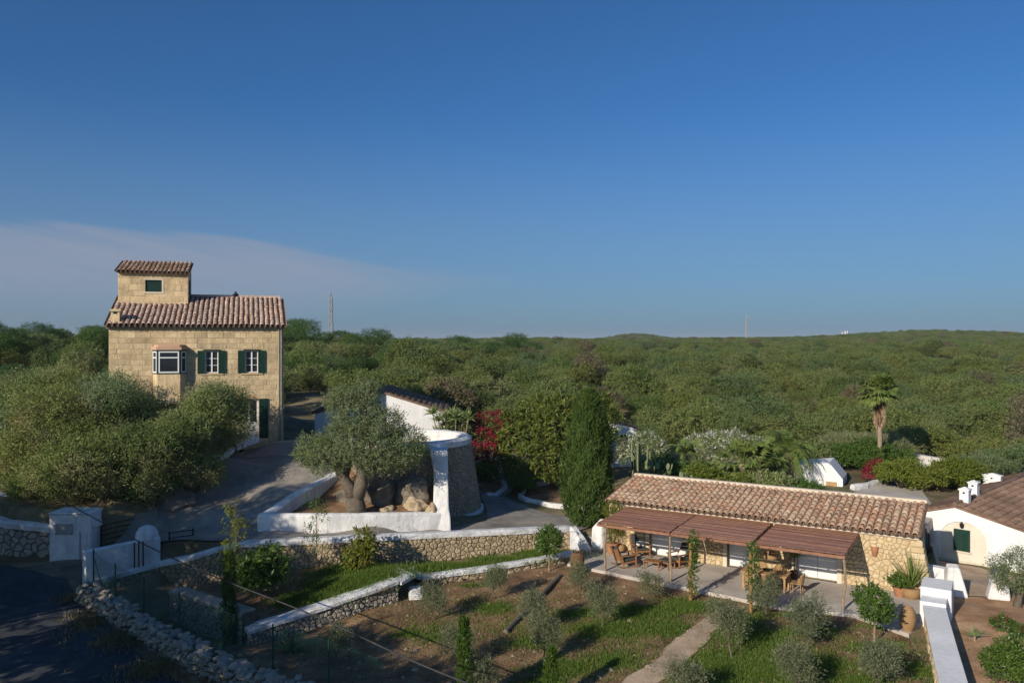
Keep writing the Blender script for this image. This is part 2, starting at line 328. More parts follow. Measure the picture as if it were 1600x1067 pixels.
# ------------------------------------------------------------------ terrain
LOW = np.array([(-10, 26, -.75), (-4, 25, -.45), (0, 26, -.35), (6, 26, -.25), (10, 26, -.2), (-4, 33, -.3), (0, 34, -.22), (3, 37, -.1), (6, 32, -.15), (14, 28, -.12), (-9, 29.5, -.65),
    (-17.6, 36.4, .58), (-16.6, 36.2, .6), (-18.4, 35.3, .25), (-15.9, 34.4, -.9), (-14.6, 35.2, -.95), (-12, 31.5, -.95), (-13, 33.5, -.95), (-9, 34, -.4), (-6, 35.5, -.1), (-14, 24.5, -.6), (-16, 30, -.45), (-19, 33, -.25), (-22, 35, .2), (-20, 37, .45), (-26, 36.5, .3), (-30, 37.5, .5), (-24, 30, -.2), (-30, 25, 0), (-18, 20, -.5), (-8, 18, -.6), (5, 15, -.4),
    (17, 25, -.1), (18, 30, 0), (20, 34, -.1), (22, 28, 0), (21, 38.5, -.55), (21.6, 41, -.75), (24, 38, -.7), (27, 36, -.6), (30, 40, -.6), (35, 30, -.1), (10, 36, 0), (-60, 30, 2), (0, -20, 0), (40, 0, 0), (-50, 0, 1)])
UP = np.array([(-18.5, 37.5, .6), (-16.8, 39, 1.1), (-13, 38, 1.25), (-9, 38.6, 1.15), (-5, 39.8, .9), (-2, 40.5, .65), (1, 42, .6), (2.5, 46, .6), (0, 50, .65), (4, 52, .7), (8, 50, 1.0), (15, 46, 1.2), (22, 50, 1.3), (12, 56, 1.3), (25, 58, 1.3),
    (-15.0, 41, 2.0), (-12.3, 43, 2.65), (-11.8, 46, 3.4), (-13.5, 49, 4.15), (-12, 51, 4.2), (-18, 53, 4.3), (-9.5, 53, 4.1), (-20, 60, 5), (-17.8, 41.8, 3.2), (-19.5, 40, 2.9), (-22, 40, 2.6), (-26, 40.5, 2.8), (-18, 45, 4.1), (-24, 45, 4.4), (-30, 46, 4.4), (-36, 50, 5),
    (-7, 46, 1.8), (-7, 41, 1.7), (-4, 42.5, .9), (-1.5, 46, .7), (-3, 52, 1.6), (-9, 57, 3.4), (-4, 58, 2.6), (0, 57, 1.6), (-1, 53, 1.0), (30, 60, 1.2), (40, 56, 1.0)])
FAR = np.array([(-60, 70, 6.8), (-60, 90, 8.0), (-40, 75, 6.4), (-35, 85, 7.0), (-20, 80, 5.2), (-12, 95, 5.4), (-5, 72, 3.2), (5, 72, 1.6), (15, 75, .6), (35, 75, .4), (60, 75, .8), (0, 110, 4.4), (40, 120, 2.2), (80, 120, 2.2), (-20, 150, 6.6), (5, 160, 4.8), (-60, 150, 9), (40, 170, 3.2), (90, 170, 3.2)])
WALL_LINE = np.array([(-200, 90), (-60, 52), (-28, 39.7), (-25.5, 38.4), (-23.5, 37.8), (-21.4, 37.55), (-18, 37.1), (-15.9, 36.3), (-12, 36.3), (-7.04, 36.8), (-1.24, 38.8), (3.07, 40.4), (5.1, 40.6), (6.7, 42.8), (18.9, 35.5), (22.1, 42.6), (41, 62), (90, 117)])
def shepard(P, X, Y, p=3.2):
    d2 = (X[:, None] - P[None, :, 0]) ** 2 + (Y[:, None] - P[None, :, 1]) ** 2 + .25
    w = d2 ** (-p / 2); return (w * P[None, :, 2]).sum(1) / w.sum(1)
def far_h(X, Y):
    b = np.interp(Y, [60, 150, 300, 600, 1000, 2000, 5000], [.8, 2.8, 4.3, 6.3, 8.0, 9.5, 11])
    b = b + 3.4 * np.exp(-((X + 24) / 42) ** 2 - ((Y - 165) / 60) ** 2) + 5 * np.exp(-((X + 110) / 75) ** 2 - ((Y - 140) / 70) ** 2)
    b = b + 8.2 * np.exp(-((X - 352) / 85) ** 2 - ((Y - 700) / 90) ** 2) + 3 * np.exp(-((X - 480) / 130) ** 2 - ((Y - 760) / 120) ** 2)
    b = b + 13 * np.exp(-((X - 245) / 62) ** 2 - ((Y - 1600) / 150) ** 2) + 10 * np.exp(-((X - 760) / 230) ** 2 - ((Y - 2300) / 200) ** 2)
    b = b + 1.3 * np.sin(X * .021 + 1.3) * np.sin(Y * .017) * np.clip((Y - 100) / 200, 0, 1) + .9 * np.sin(X * .043 + Y * .031)
    return b
def height(X, Y):
    X = np.atleast_1d(np.asarray(X, float)); Y = np.atleast_1d(np.asarray(Y, float)); out = np.empty_like(X)
    for i in range(0, len(X), 20000):
        x = X[i:i + 20000]; y = Y[i:i + 20000]
        up = y > np.interp(x, WALL_LINE[:, 0], WALL_LINE[:, 1])
        near = np.where(up, shepard(np.vstack([UP, FAR]), x, y), shepard(LOW, x, y))
        t = np.clip((y - 110) / 90, 0, 1); t2 = np.clip((np.abs(x) - 60) / 60, 0, 1) * np.clip((y - 40) / 30, 0, 1); t = np.maximum(t, t2); t = t * t * (3 - 2 * t)
        out[i:i + 20000] = near * (1 - t) + far_h(x, y) * t
    return out
def hz(x, y): return float(height([x], [y])[0])
def axis(a, b, step, lo, hi, g):
    m = list(np.arange(a, b + 1e-6, step)); s = step; v = b
    while v < hi: s *= g; v += s; m.append(v)
    s = step; v = a
    while v > lo: s *= g; v -= s; m.insert(0, v)
    return np.array(m)
def build_ground():
    xs = axis(-34, 30, .4, -4500, 4500, 1.13); ys = axis(22, 62, .4, -250, 7000, 1.10)
    X, Y = np.meshgrid(xs, ys); nx = len(xs); Z = height(X.ravel(), Y.ravel()) - .02
    V = np.column_stack([X.ravel(), Y.ravel(), Z]); i = np.arange(len(ys) - 1)[:, None] * nx + np.arange(nx - 1)[None, :]; i = i.ravel()
    tag(link('ground', np_mesh('ground', V, np.column_stack([i, i + 1, i + nx + 1, i + nx]), M['ground'], True)), kind='structure')
build_ground()
def sheet(name, poly, mt, lift=.02, step=.6, hfun=None, rag=0.0, kind='structure', parent=None, skirt=0):
    B = []
    for i in range(len(poly)):
        a = Vector(poly[i][:2]); b = Vector(poly[(i + 1) % len(poly)][:2]); n = max(1, int((b - a).length / step))
        for k in range(n):
            p = a.lerp(b, k / n)
            if rag: p = p + Vector((rnd.uniform(-rag, rag), rnd.uniform(-rag, rag)))
            B.append(p)
    nb = len(B); xs = [p.x for p in B]; ys = [p.y for p in B]
    def inside(x, y):
        c = False
        for i in range(nb):
            a = B[i]; b = B[i - 1]
            if (a.y > y) != (b.y > y) and x < (b.x - a.x) * (y - a.y) / (b.y - a.y) + a.x: c = not c
        return c
    pts = list(B); y = min(ys) + step / 2
    while y < max(ys):
        x = min(xs) + step / 2
        while x < max(xs):
            q = Vector((x + rnd.uniform(-.2, .2) * step, y + rnd.uniform(-.2, .2) * step))
            if inside(q.x, q.y) and min((q - b).length_squared for b in B) > (step * .35) ** 2: pts.append(q)
            x += step
        y += step
    r = delaunay_2d_cdt(pts, [], [list(range(nb))], 1, 1e-4)
    P = np.array([(p.x, p.y) for p in r[0]])
    Z = (height(P[:, 0], P[:, 1]) if hfun is None else np.array([hfun(*p) for p in P])) + lift
    mb = MB(); mb.v = [(p[0], p[1], z) for p, z in zip(P, Z)]; mb.f = [tuple(f) for f in r[2]]
    me = mb.mesh(name, mt, smooth=True)
    o = link(name, me, parent)
    if sum(p.normal.z for p in me.polygons) < 0: me.flip_normals()
    if kind: o['kind'] = kind
    return o
# ------------------------------------------------------------------ ground sheets
sheet('road', [(-22.6, 36.3), (-19.4, 34.7), (-17.6, 32.8), (-15.65, 30.7), (-13.66, 28.7), (-10.5, 25.9), (-7.5, 22.5), (-4, 18), (-12, 14), (-20, 22), (-26, 28), (-33, 32), (-48, 33), (-48, 39), (-28, 38.0)], M['road'], .03, .8, rag=.05)
sheet('gate_apron', [(-22.5, 36.1), (-19.4, 34.6), (-17.9, 33.2), (-17.3, 34.6), (-16.3, 36.4), (-16.6, 37.6), (-18.9, 38.1), (-19.35, 36.6)], M['dirt'], .045, .6, rag=.08)
sheet('driveway', [(-19.3, 37.0), (-16.5, 36.6), (-14.5, 36.4), (-12, 36.4), (-7, 36.9), (-1.2, 38.9), (3.0, 40.6), (4.0, 41.6), (3.8, 44.2), (2.0, 45.6), (.2, 48), (-.4, 50.5), (.8, 53), (.2, 55), (-2.4, 53), (-1.6, 47), (-1.3, 43.0), (-3.4, 41.0), (-12.4, 38.5), (-10.9, 41.5), (-9.9, 44), (-10.2, 47), (-9.8, 51), (-11, 53.4), (-14, 53.4), (-14.6, 50.2), (-16.2, 49.4), (-16.4, 47), (-16.2, 44), (-16.5, 41.5), (-18.4, 39.2)], M['drive'], .06, .6, rag=.06)
sheet('paved_forecourt', [(-16.2, 49.3), (-14.3, 50.2), (-11, 51.2), (-9.6, 50.6), (-10.2, 48.0), (-13, 47.2), (-15.9, 46.6)], mat('worn_paving', [(.24, .20, .17), (.34, .28, .235)], 1.5, stain=.25), .085, .6)
sheet('garden_soil', [(-10.4, 23), (-12.3, 27.7), (-9.6, 29.2), (-4.2, 33.3), (-3.9, 34.9), (2.7, 37.9), (5.5, 35.4), (10.5, 31.6), (13.1, 30.7), (14.2, 28.5), (13.0, 25.5), (11.4, 21), (0, 20)], M['garden'], .02, .6)
sheet('planting_bed', [(-9.9, 29.3), (-5.1, 32.6), (-4.4, 33.6), (-4.5, 34.6), (-7, 36.4), (-12, 35.9), (-13.6, 34)], M['garden'], .0, .6, hfun=lambda x, y: .18 + (x + 9.9) * .06 - .12 * max(0, 33.5 - y))
sheet('garden_path', [on_plane(p[0], p[1], -.15)[:2] for p in ((1140, 944), (1160, 948), (1128, 975), (1093, 1010), (1060, 1040), (1020, 1072), (985, 1110), (905, 1110), (955, 1072), (1010, 1035), (1060, 995), (1100, 965))], M['path'], .04, .5, rag=.12)
sheet('yard_soil', [(15.2, 29.5), (12.5, 22.6), (20, 20), (32, 26), (32, 36), (24, 34.5), (19.9, 33.0), (17.6, 33.2)], M['redsoil'], .02, .7)
sheet('stone_forecourt', [(17.6, 33.3), (19.9, 33.0), (24.5, 37.2), (21.6, 41.2), (18.9, 36.0)], M['path'], .04, .6)
pb = [(2.6, 37.5), (5.5, 35.3), (6.65, 34.5), (10.55, 31.5), (13.1, 30.6), (14.2, 28.5), (15.2, 29.5), (16.9, 33.0), (4.8, 40.35), (3.2, 40.0)]
def slab(name, poly, z0, z1, mt, parent=None, kind=None):
    mb = MB(); n = len(poly); mb.v = [(x, y, z1) for x, y in poly] + [(x, y, z0) for x, y in poly]
    mb.f = [tuple(range(n))] + [(i, i + n, (i + 1) % n + n, (i + 1) % n) for i in range(n)]
    o = mb.build(name, mt, parent, bevel=.02)
    if kind: o['kind'] = kind
    return o
slab('patio', pb, -.5, .04, M['patio'], kind='structure')
mb = MB()                                                        # saw joints of the slab
e = lambda s, d: (4.9 + .8527 * s + .5225 * d, 40.2 - .5225 * s + .8527 * d)

# ------------------------------------------------------------------ stone work
def clip(poly, px, py, nx, ny):
    out = []
    for i in range(len(poly)):
        a = poly[i]; b = poly[(i + 1) % len(poly)]
        da = (a[0] - px) * nx + (a[1] - py) * ny; db = (b[0] - px) * nx + (b[1] - py) * ny
        if da <= 0: out.append(a)
        if (da < 0 < db) or (db < 0 < da):
            t = da / (da - db); out.append((a[0] + (b[0] - a[0]) * t, a[1] + (b[1] - a[1]) * t))
    return out
def cells(L, z0, z1, size, seed=1, asp=1.25, jit=.42):
    r = random.Random(seed); w = size * asp; h = size; nx = max(1, round(L / w)); nz = max(1, round((z1 - z0) / h)); w = L / nx; h = (z1 - z0) / nz
    S = {}
    for j in range(-2, nz + 2):
        for i in range(-2, nx + 3):
            q = r.random(); k = 0 if q < .14 else (2 if q > .84 else 1)
            S[i, j] = [((i + .5 + (.5 if j % 2 else 0) - .25 + r.uniform(-jit, jit)) * w, z0 + (j + .5 + r.uniform(-jit, jit)) * h) for _ in range(k)]
    res = []
    for j in range(nz):
        for i in range(-1, nx + 1):
          for c in S[i, j]:
            if not (-w * .5 < c[0] < L + w * .5): continue
            P = [(c[0] - 2 * w, c[1] - 2 * h), (c[0] + 2 * w, c[1] - 2 * h), (c[0] + 2 * w, c[1] + 2 * h), (c[0] - 2 * w, c[1] + 2 * h)]
            for dj in (-2, -1, 0, 1, 2):
                for di in (-2, -1, 0, 1, 2):
                    for q in S.get((i + di, j + dj), ()):
                        if q is c or len(P) < 3: continue
                        P = clip(P, (c[0] + q[0]) / 2, (c[1] + q[1]) / 2, q[0] - c[0], q[1] - c[1])
            P = clip(P, 0, 0, -1, 0) if P else P
            P = clip(P, L, 0, 1, 0) if P else P
            P = clip(P, 0, z0, 0, -1) if P else P
            P = clip(P, 0, z1, 0, 1) if P else P
            if len(P) >= 3: res.append(P)
    return res
def area(P): return abs(sum(P[i - 1][0] * P[i][1] - P[i][0] * P[i - 1][1] for i in range(len(P)))) / 2
def stone_geo(P, fmap, depth, gap, back=.03):
    cx = sum(p[0] for p in P) / len(P); cz = sum(p[1] for p in P) / len(P); rr = math.sqrt(area(P) / 3.14) + 1e-6
    k0 = max(.5, 1 - gap / rr); k1 = k0 * rnd.uniform(.62, .8); d = depth * rnd.uniform(.6, 1.3); tx = rnd.uniform(-.15, .15); tz = rnd.uniform(-.15, .15)
    mb = MB(); n = len(P)
    for k, dd in ((k0, -back), (k0 * .96, d * .55), (k1, d)):
        for p in P:
            x = cx + (p[0] - cx) * k; z = cz + (p[1] - cz) * k
            mb.v.append(tuple(fmap(x, z, dd + ((x - cx) * tx + (z - cz) * tz if dd > 0 else 0) + (rnd.uniform(-.1, .1) * depth if dd > 0 else 0))))
    for r_ in (0, 1):
        for i in range(n):
            j = (i + 1) % n; a = r_ * n; mb.f.append((a + i, a + j, a + n + j, a + n + i))
    mb.f.append(tuple(2 * n + i for i in range(n)))
    return mb
def lay_stones(parent, polys, fmap, mt, depth=.05, gap=.012, limit=300, world=None, name='stone', seen=None):
    world = world or (lambda p: p)
    it = []
    for P in polys:
        a = area(P)
        if a < .002: continue
        c = world(Vector(fmap(sum(p[0] for p in P) / len(P), sum(p[1] for p in P) / len(P), 0)))
        ok = abs(c.x / max(c.y, 1) * FPX) < 810 and (seen is None or seen(c))
        it.append(((a / c.y ** 2) * (1 if ok else .001), P))
    it.sort(key=lambda t: -t[0]); rest = MB()
    for i, (w, P) in enumerate(it):
        g = stone_geo(P, fmap, depth, gap)
        if i < limit: g.build(name, mt, parent)
        else: rest.add(g)
    if rest.f: tag(rest.build(name + '_remainder', mt, parent), kind='stuff')
class Path:                                    # polyline wall: s -> position, outward normal towards the camera
    def __init__(p, pts):
        p.P = [Vector(q[:2]) for q in pts]; p.Z = [q[2:] for q in pts]; p.S = [0]
        for a, b in zip(p.P, p.P[1:]): p.S.append(p.S[-1] + (b - a).length)
        p.L = p.S[-1]
    def at(p, s):
        s = min(max(s, 0), p.L); i = 0
        while i < len(p.S) - 2 and s > p.S[i + 1]: i += 1
        t = (s - p.S[i]) / (p.S[i + 1] - p.S[i]); q = p.P[i].lerp(p.P[i + 1], t); d = (p.P[i + 1] - p.P[i]).normalized()
        return q, Vector((d.y, -d.x)), tuple(a + (b - a) * t for a, b in zip(p.Z[i], p.Z[i + 1]))
def sweep(path, section, closed=False, n=None):            # path of (x,y,z); section(i) -> [(offset to the back, dz)]
    mb = MB(); k = None; N_ = len(path)
    for i, q in enumerate(path):
        a = Vector(path[(i - 1) % N_ if closed else max(i - 1, 0)][:2]); b = Vector(path[(i + 1) % N_ if closed else min(i + 1, N_ - 1)][:2])
        d = (b - a).normalized(); left = Vector((-d.y, d.x)); sec = section(i); k = len(sec)
        for o_, z in sec: mb.v.append((q[0] + left.x * o_, q[1] + left.y * o_, q[2] + z))
    for i in range(N_ if closed else N_ - 1):
        j = (i + 1) % N_
        for m_ in range(k):
            m2 = (m_ + 1) % k; mb.f.append((i * k + m_, j * k + m_, j * k + m2, i * k + m2))
    if not closed:
        mb.f.append(tuple(range(k))); mb.f.append(tuple((N_ - 1) * k + m_ for m_ in range(k)))
    return mb
def densify(pts, step=.4, jit=.0, jz=.0):
    out = []
    for a, b in zip(pts, pts[1:]):
        a = Vector(a); b = Vector(b); n = max(1, int((b - a).length / step))
        for i in range(n): out.append(a.lerp(b, i / n))
    out.append(Vector(pts[-1]))
    return [(p.x + rnd.uniform(-jit, jit), p.y + rnd.uniform(-jit, jit), p.z + rnd.uniform(-jz, jz)) for p in out]
def coping_sec(w, h, j=.02):
    def f(i):
        r = lambda: rnd.uniform(-j, j)
        return [(-w / 2 + r(), -.06), (-w / 2 + r(), h * .6 + r()), (-w * .3, h + r()), (w * .3, h + r()), (w / 2 + r(), h * .6 + r()), (w / 2 + r(), -.06)]
    return f
def stone_wall(name, pts, thick, size, mt, label, cat='wall', cap=None, gap=.014, depth=.06, core='joint', asp=1.25, seed=3, limit=300, group=None):
    p = Path(pts); base = (pts[0][0], pts[0][1], pts[0][2]); B = Vector(base)
    t = empty(name, base, 0, label, cat, group)
    mb = MB(); st = densify([(q[0], q[1], q[3]) for q in pts], .5); 
    path = []; zb = []
    for i in range(len(pts) - 1):
        n = max(1, int((p.S[i + 1] - p.S[i]) / .5))
        for k in range(n):
            q, nn, z = p.at(p.S[i] + (p.S[i + 1] - p.S[i]) * k / n + 1e-6); path.append((q.x - B.x, q.y - B.y, z[1] - B.z)); zb.append(z[0] - z[1])
    q, nn, z = p.at(p.L); path.append((q.x - B.x, q.y - B.y, z[1] - B.z)); zb.append(z[0] - z[1])
    sweep(path, lambda i: [(0.0, zb[i] - .4), (0.0, 0), (thick, 0), (thick, zb[i] - .4)]).build('core', M[core], t)
    z0 = min(a[2] for a in pts); z1 = max(a[3] for a in pts)
    def fm(s, z, d):
        q, nn, zz = p.at(s); z = min(max(z, zz[0] - .05), zz[1]); return Vector((q.x + nn.x * d - B.x, q.y + nn.y * d - B.y, z - B.z))
    def keep(P):
        s = sum(a[0] for a in P) / len(P); z = sum(a[1] for a in P) / len(P); zz = p.at(s)[2]; return zz[0] - size * .3 < z < zz[1] - size * .1
    lay_stones(t, [P for P in cells(p.L, z0, z1, size, seed, asp) if keep(P)], fm, mt, depth, gap, limit, lambda v: v + B)
    if cap:
        w, h, m_ = cap
        pth = densify([(q[0] - B.x, q[1] - B.y, q[3] - B.z) for q in pts], .45, 0, .0)
        pth = [(x, y + 0, z) for x, y, z in pth]
        sweep(pth, lambda i: [(o_ + w / 2 - .1, z) for o_, z in coping_sec(w, h)(i)]).build('coping', M[m_], t)
    return t
# retaining wall between the drive and the garden
stone_wall('retaining_wall', [(-18.0, 33.8, -.75, .2), (-15.9, 36.0, -.95, .42), (-14.7, 36.0, -.95, .62), (-12.9, 36.0, -.8, 1.15), (-12.0, 36.0, -.6, 1.28), (-7.04, 36.5, .1, 1.40), (-1.24, 38.5, .2, 1.2), (3.07, 40.2, .0, .98)],
           .5, .195, M['wallstone'], 'long retaining wall of rough tan stones with white coping below the driveway', cap=(.62, .17, 'cap'), core='joint', gap=.014, depth=.075, seed=11, asp=1.2)
mb = sweep(densify([(3.1, 40.25, .98), (3.45, 39.75, .55), (3.7, 39.3, .08)], .25), coping_sec(.55, .2)); mb.add(MB().prism([(2.9, -.1), (3.75, -.1), (3.2, 1.0), (2.9, 1.0)], 39.7, 40.4))
tag(mb.build('wall_end_ramp', M['cap']), 'white sloping end of the retaining wall beside the garden steps', 'wall')
# grass strip planter in front of it
stone_wall('planter_edge_wall', [(-3.95, 35.05, -.3, .08), (-1.0, 36.3, -.25, .12), (3.1, 38.6, -.1, .2)], .35, .2, M['wallstone'], 'low planter wall with white top in front of the grass strip', cap=(.45, .13, 'cap'), seed=5, limit=90)
mb = sweep(densify([(-3.95, 35.15, .08), (-4.5, 35.75, .1), (-4.6, 36.3, .1)], .4), coping_sec(.4, .13))
tag(mb.build('planter_end_kerb', M['cap']), 'short white kerb closing the left end of the grass strip', 'kerb')
sheet('grass_strip_soil', [(-3.9, 35.3), (3.0, 38.75), (3.2, 40.1), (-1.2, 38.4), (-4.6, 37.2), (-4.6, 36.0)], M['garden'], .0, .6, hfun=lambda x, y: .12)
# lower bed wall
stone_wall('garden_bed_wall', [(-9.75, 29.3, -.75, -.2), (-7.3, 31.1, -.6, .12), (-4.75, 33.1, -.32, .5)], .5, .17, M['drystone'], 'low stone wall with broad white top along the grassy planting bed', cap=(.72, .09, 'cap'), core='gap', seed=21, limit=220)
mb = sweep(densify([(-4.85, 33.2, .46), (-4.45, 33.9, .5), (-5.1, 34.7, .5)], .4), coping_sec(.62, .12)); mb.add(sweep(densify([(-4.1, 34.0, -.05), (-4.0, 33.2, -.2)], .3), coping_sec(.6, .14)))
tag(mb.build('bed_wall_return', M['cap']), 'white topped corner return at the right end of the planting bed', 'wall')
# inner enclosure wall
stone_wall('enclosure_wall', [(-14.0, 32.7, -1.0, .22), (-12.2, 31.3, -1.0, .30), (-10.0, 29.5, -1.05, .42)], .55, .16, M['drystone'], 'low dry stone enclosure wall behind the wire fence', cap=(.66, .12, 'drystone'), core='gap', seed=31, limit=200)
# curved wall left of the gate
stone_wall('curved_gate_wall', [(-31, 41.5, 1.2, 3.6), (-27.8, 39.0, .6, 2.75), (-25.4, 37.75, .45, 2.15), (-23.6, 37.2, .45, 1.85), (-21.4, 36.95, .45, 1.72)], .5, .30, M['drystone'], 'curved stone wall with white coping running left from the gate pillar', cap=(.5, .26, 'cap'), core='gap', gap=.02, seed=41)
mb = sweep(densify([(-21.6, 38.0, 2.0), (-23.2, 38.3, 2.1), (-24.4, 38.9, 2.35), (-25.6, 39.8, 2.6)], .35, .03, .03), coping_sec(.18, .12)); mb.add(sweep(densify([(-25.6, 39.8, 2.6), (-23.6, 40.6, 2.75), (-20.6, 41.4, 3.0)], .35), coping_sec(.45, .35)))
tag(mb.build('raised_bed_kerb', M['cap']), 'white kerb round the raised bed behind the curved wall', 'kerb')
# gate pillar
gp = empty('gate_pillar', (-20.45, 36.85, .35), 0, 'big square white gate pillar with a stone plaque on its front', 'pillar')
mb = MB(); mb.box(-.98, .98, 0, .95, -.2, 2.14); mb.build('body', M['white'], gp, bevel=.06, seg=2)
mb = MB(); mb.v = [(-1.02, -.04, 2.14), (1.02, -.04, 2.14), (1.02, 1.0, 2.14), (-1.02, 1.0, 2.14), (-1.02, -.04, 2.24), (1.0, -.04, 2.22), (.9, .9, 2.3), (-.7, .9, 2.34)]
mb.f = [(0, 1, 2, 3), (4, 5, 6, 7), (0, 1, 5, 4), (1, 2, 6, 5), (2, 3, 7, 6), (3, 0, 4, 7)]; mb.build('capstone', M['cap'], gp, bevel=.03)
pl = MB().box(-.68, .12, -.04, 0.02, 1.22, 1.72).build('plaque', M['plaque'], gp, bevel=.01); pl['label'] = 'weathered stone plaque on the gate pillar'
for x in (-.64, .08):
    for z in (1.26, 1.68): MB().box(x - .02, x + .02, -.055, -.035, z - .02, z + .02).build('fixing_bolt', M['iron'], pl)
MB().box(.44, .475, -.03, .02, .1, 1.35).build('conduit', M['pipe'], gp)
MB().box(.9, 1.25, .1, .5, 1.55, 1.8).build('bracket', M['white'], gp, bevel=.04)
# wing wall with round-topped pier
ww = empty('gate_wing_wall', (-18.05, 33.75, .2), 0, 'plain white wing wall rising towards the gate with a humped pier', 'wall')
pth = densify([(0, 0, 0), (1.05, 1.15, .0), (2.15, 2.25, .0)], .4)
sweep(pth, lambda i: [(-.0, -.9 if i else -.2), (-.0 + rnd.uniform(-.01, .01), 1.36 + .09 * i / len(pth)), (.2, 1.42 + .09 * i / len(pth)), (.42, 1.36 + .09 * i / len(pth)), (.42, -.5)]).build('wall', M['white'], ww)
mb = MB(); mb.lathe([(.52, .0), (.54, 1.5), (.5, 1.75), (.34, 1.98), (.1, 2.08)], 8, (1.5, 2.35, -.1), .08); mb.build('pier', M['white'], ww, bevel=.03)
# iron gate leaves
def gate_leaf(loc, rz, w, h, n, label):
    g = empty('gate_leaf', loc, rz, label, 'gate', 'iron leaves of the drive gate')
    for x in (0, w): MB().box(x - .03, x + .03, -.03, .03, 0, h).build('stile', M['iron'], g)
    for i in range(n):
        z = .12 + (h - .2) * i / (n - 1); MB().tube([(0, 0, z), (w * .5, .01, z + .02), (w, 0, z)], .022, 5).build('rail', M['iron'], g)
gate_leaf((-19.35, 37.5, .55), R(62), 2.1, 1.35, 6, 'dark iron gate leaf swung open beside the plaque pillar')
gate_leaf((-15.75, 36.6, .62), R(38), 1.05, 1.15, 5, 'short dark iron gate leaf beside the humped white pier')
hp = empty('meter_pipes', (-16.62, 35.05, .2), 0, 'three dark upright pipes fixed to the white wing wall', 'pipes')
for k in range(3): MB().tube([(k * .13, k * .13, .35), (k * .13, k * .13, 1.45)], .03, 6).build('pipe', M['iron'], hp)
# dry stone wall along the road
def rock_mesh(seed, sub=1):
    r = random.Random(seed); bm = bmesh.new(); bmesh.ops.create_icosphere(bm, subdivisions=sub, radius=.5)
    ax = [r.uniform(.75, 1.25), r.uniform(.7, 1.1), r.uniform(.55, .9)]; cuts = [(Vector((r.gauss(0, 1), r.gauss(0, 1), r.gauss(0, 1))).normalized(), r.uniform(.28, .42)) for _ in range(7)]
    for v in bm.verts:
        for n, d in cuts:
            k = v.co.dot(n)
            if k > d: v.co -= n * (k - d)
        v.co = Vector((v.co.x * ax[0], v.co.y * ax[1], v.co.z * ax[2])) * r.uniform(.94, 1.06)
    me = bpy.data.meshes.new('rock'); bm.to_mesh(me); bm.free(); return me
ROCKS = [rock_mesh(100 + i) for i in range(10)]
def verge_wall():
    a = Vector((-17.75, 33.2)); b = Vector((-4.4, 22.2)); L_ = (b - a).length; d = (b - a).normalized(); n = Vector((d.y, -d.x))   # n: towards the road
    if n.x > 0: n = -n
    t = empty('roadside_dry_stone_wall', (a.x, a.y, -.4), 0, 'ragged dry stone wall between the asphalt road and the wire fence', 'wall'); B = Vector((a.x, a.y, -.4))
    pth = [tuple(Vector((*(a + d * s), hz(*(a + d * s)))) - B) for s in np.arange(0, L_, .5)]
    sweep(pth, lambda i: [(-.34, -.3), (-.25, .62), (.25, .62), (.34, -.3)]).build('core', M['gap'], t)
    ms = []
    for me in ROCKS:
        m2 = me.copy(); m2.materials.append(M['drystone']); ms.append(m2)
    items = []
    s = 0
    while s < L_:
        for lvl in range(6):
            for k in range(2 if lvl >= 4 else 1):
                p = a + d * (s + rnd.uniform(-.1, .1)); base = -.05 + p.y * 0
                if lvl < 4: o_ = n * rnd.uniform(.27, .36); z = .02 + lvl * .17 + rnd.uniform(-.05, .05)
                else: o_ = n * (rnd.uniform(-.32, .32)); z = .64 + rnd.uniform(-.04, .09)
                q = p + o_; sz = rnd.uniform(.2, .36) * (1.15 if lvl >= 4 else 1)
                items.append((sz / q.y, (q.x, q.y, hz(p.x, p.y) + z), sz))
        s += .215
    vis = lambda it: abs(it[1][0] / it[1][1]) * FPX < 830 and (CAM_H - it[1][2]) / it[1][1] * FPX < 560
    items.sort(key=lambda it: -(it[0] * (1 if vis(it) else .01))); rest = MB()
    for i, (w, p, sz) in enumerate(items):
        me = rnd.choice(ms); rot = (rnd.uniform(-.5, .5), rnd.uniform(-.5, .5), rnd.uniform(0, 6.3))
        if i < 300: link('stone', me, t, Vector(p) - B, rot, (sz * 1.25, sz, sz * .9))
        else:
            Mx = Matrix.Translation(Vector(p) - B) @ Matrix.Rotation(rot[2], 4, 'Z') @ Matrix.Rotation(rot[0], 4, 'X') @ Matrix.Diagonal((sz * 1.25, sz, sz * .9, 1)); m_ = MB()
            m_.v = [tuple(Mx @ v.co) for v in me.vertices]; m_.f = [tuple(f.vertices) for f in me.polygons]; rest.add(m_)
    if rest.f: tag(rest.build('stone_remainder', M['drystone'], t), kind='stuff')
verge_wall()
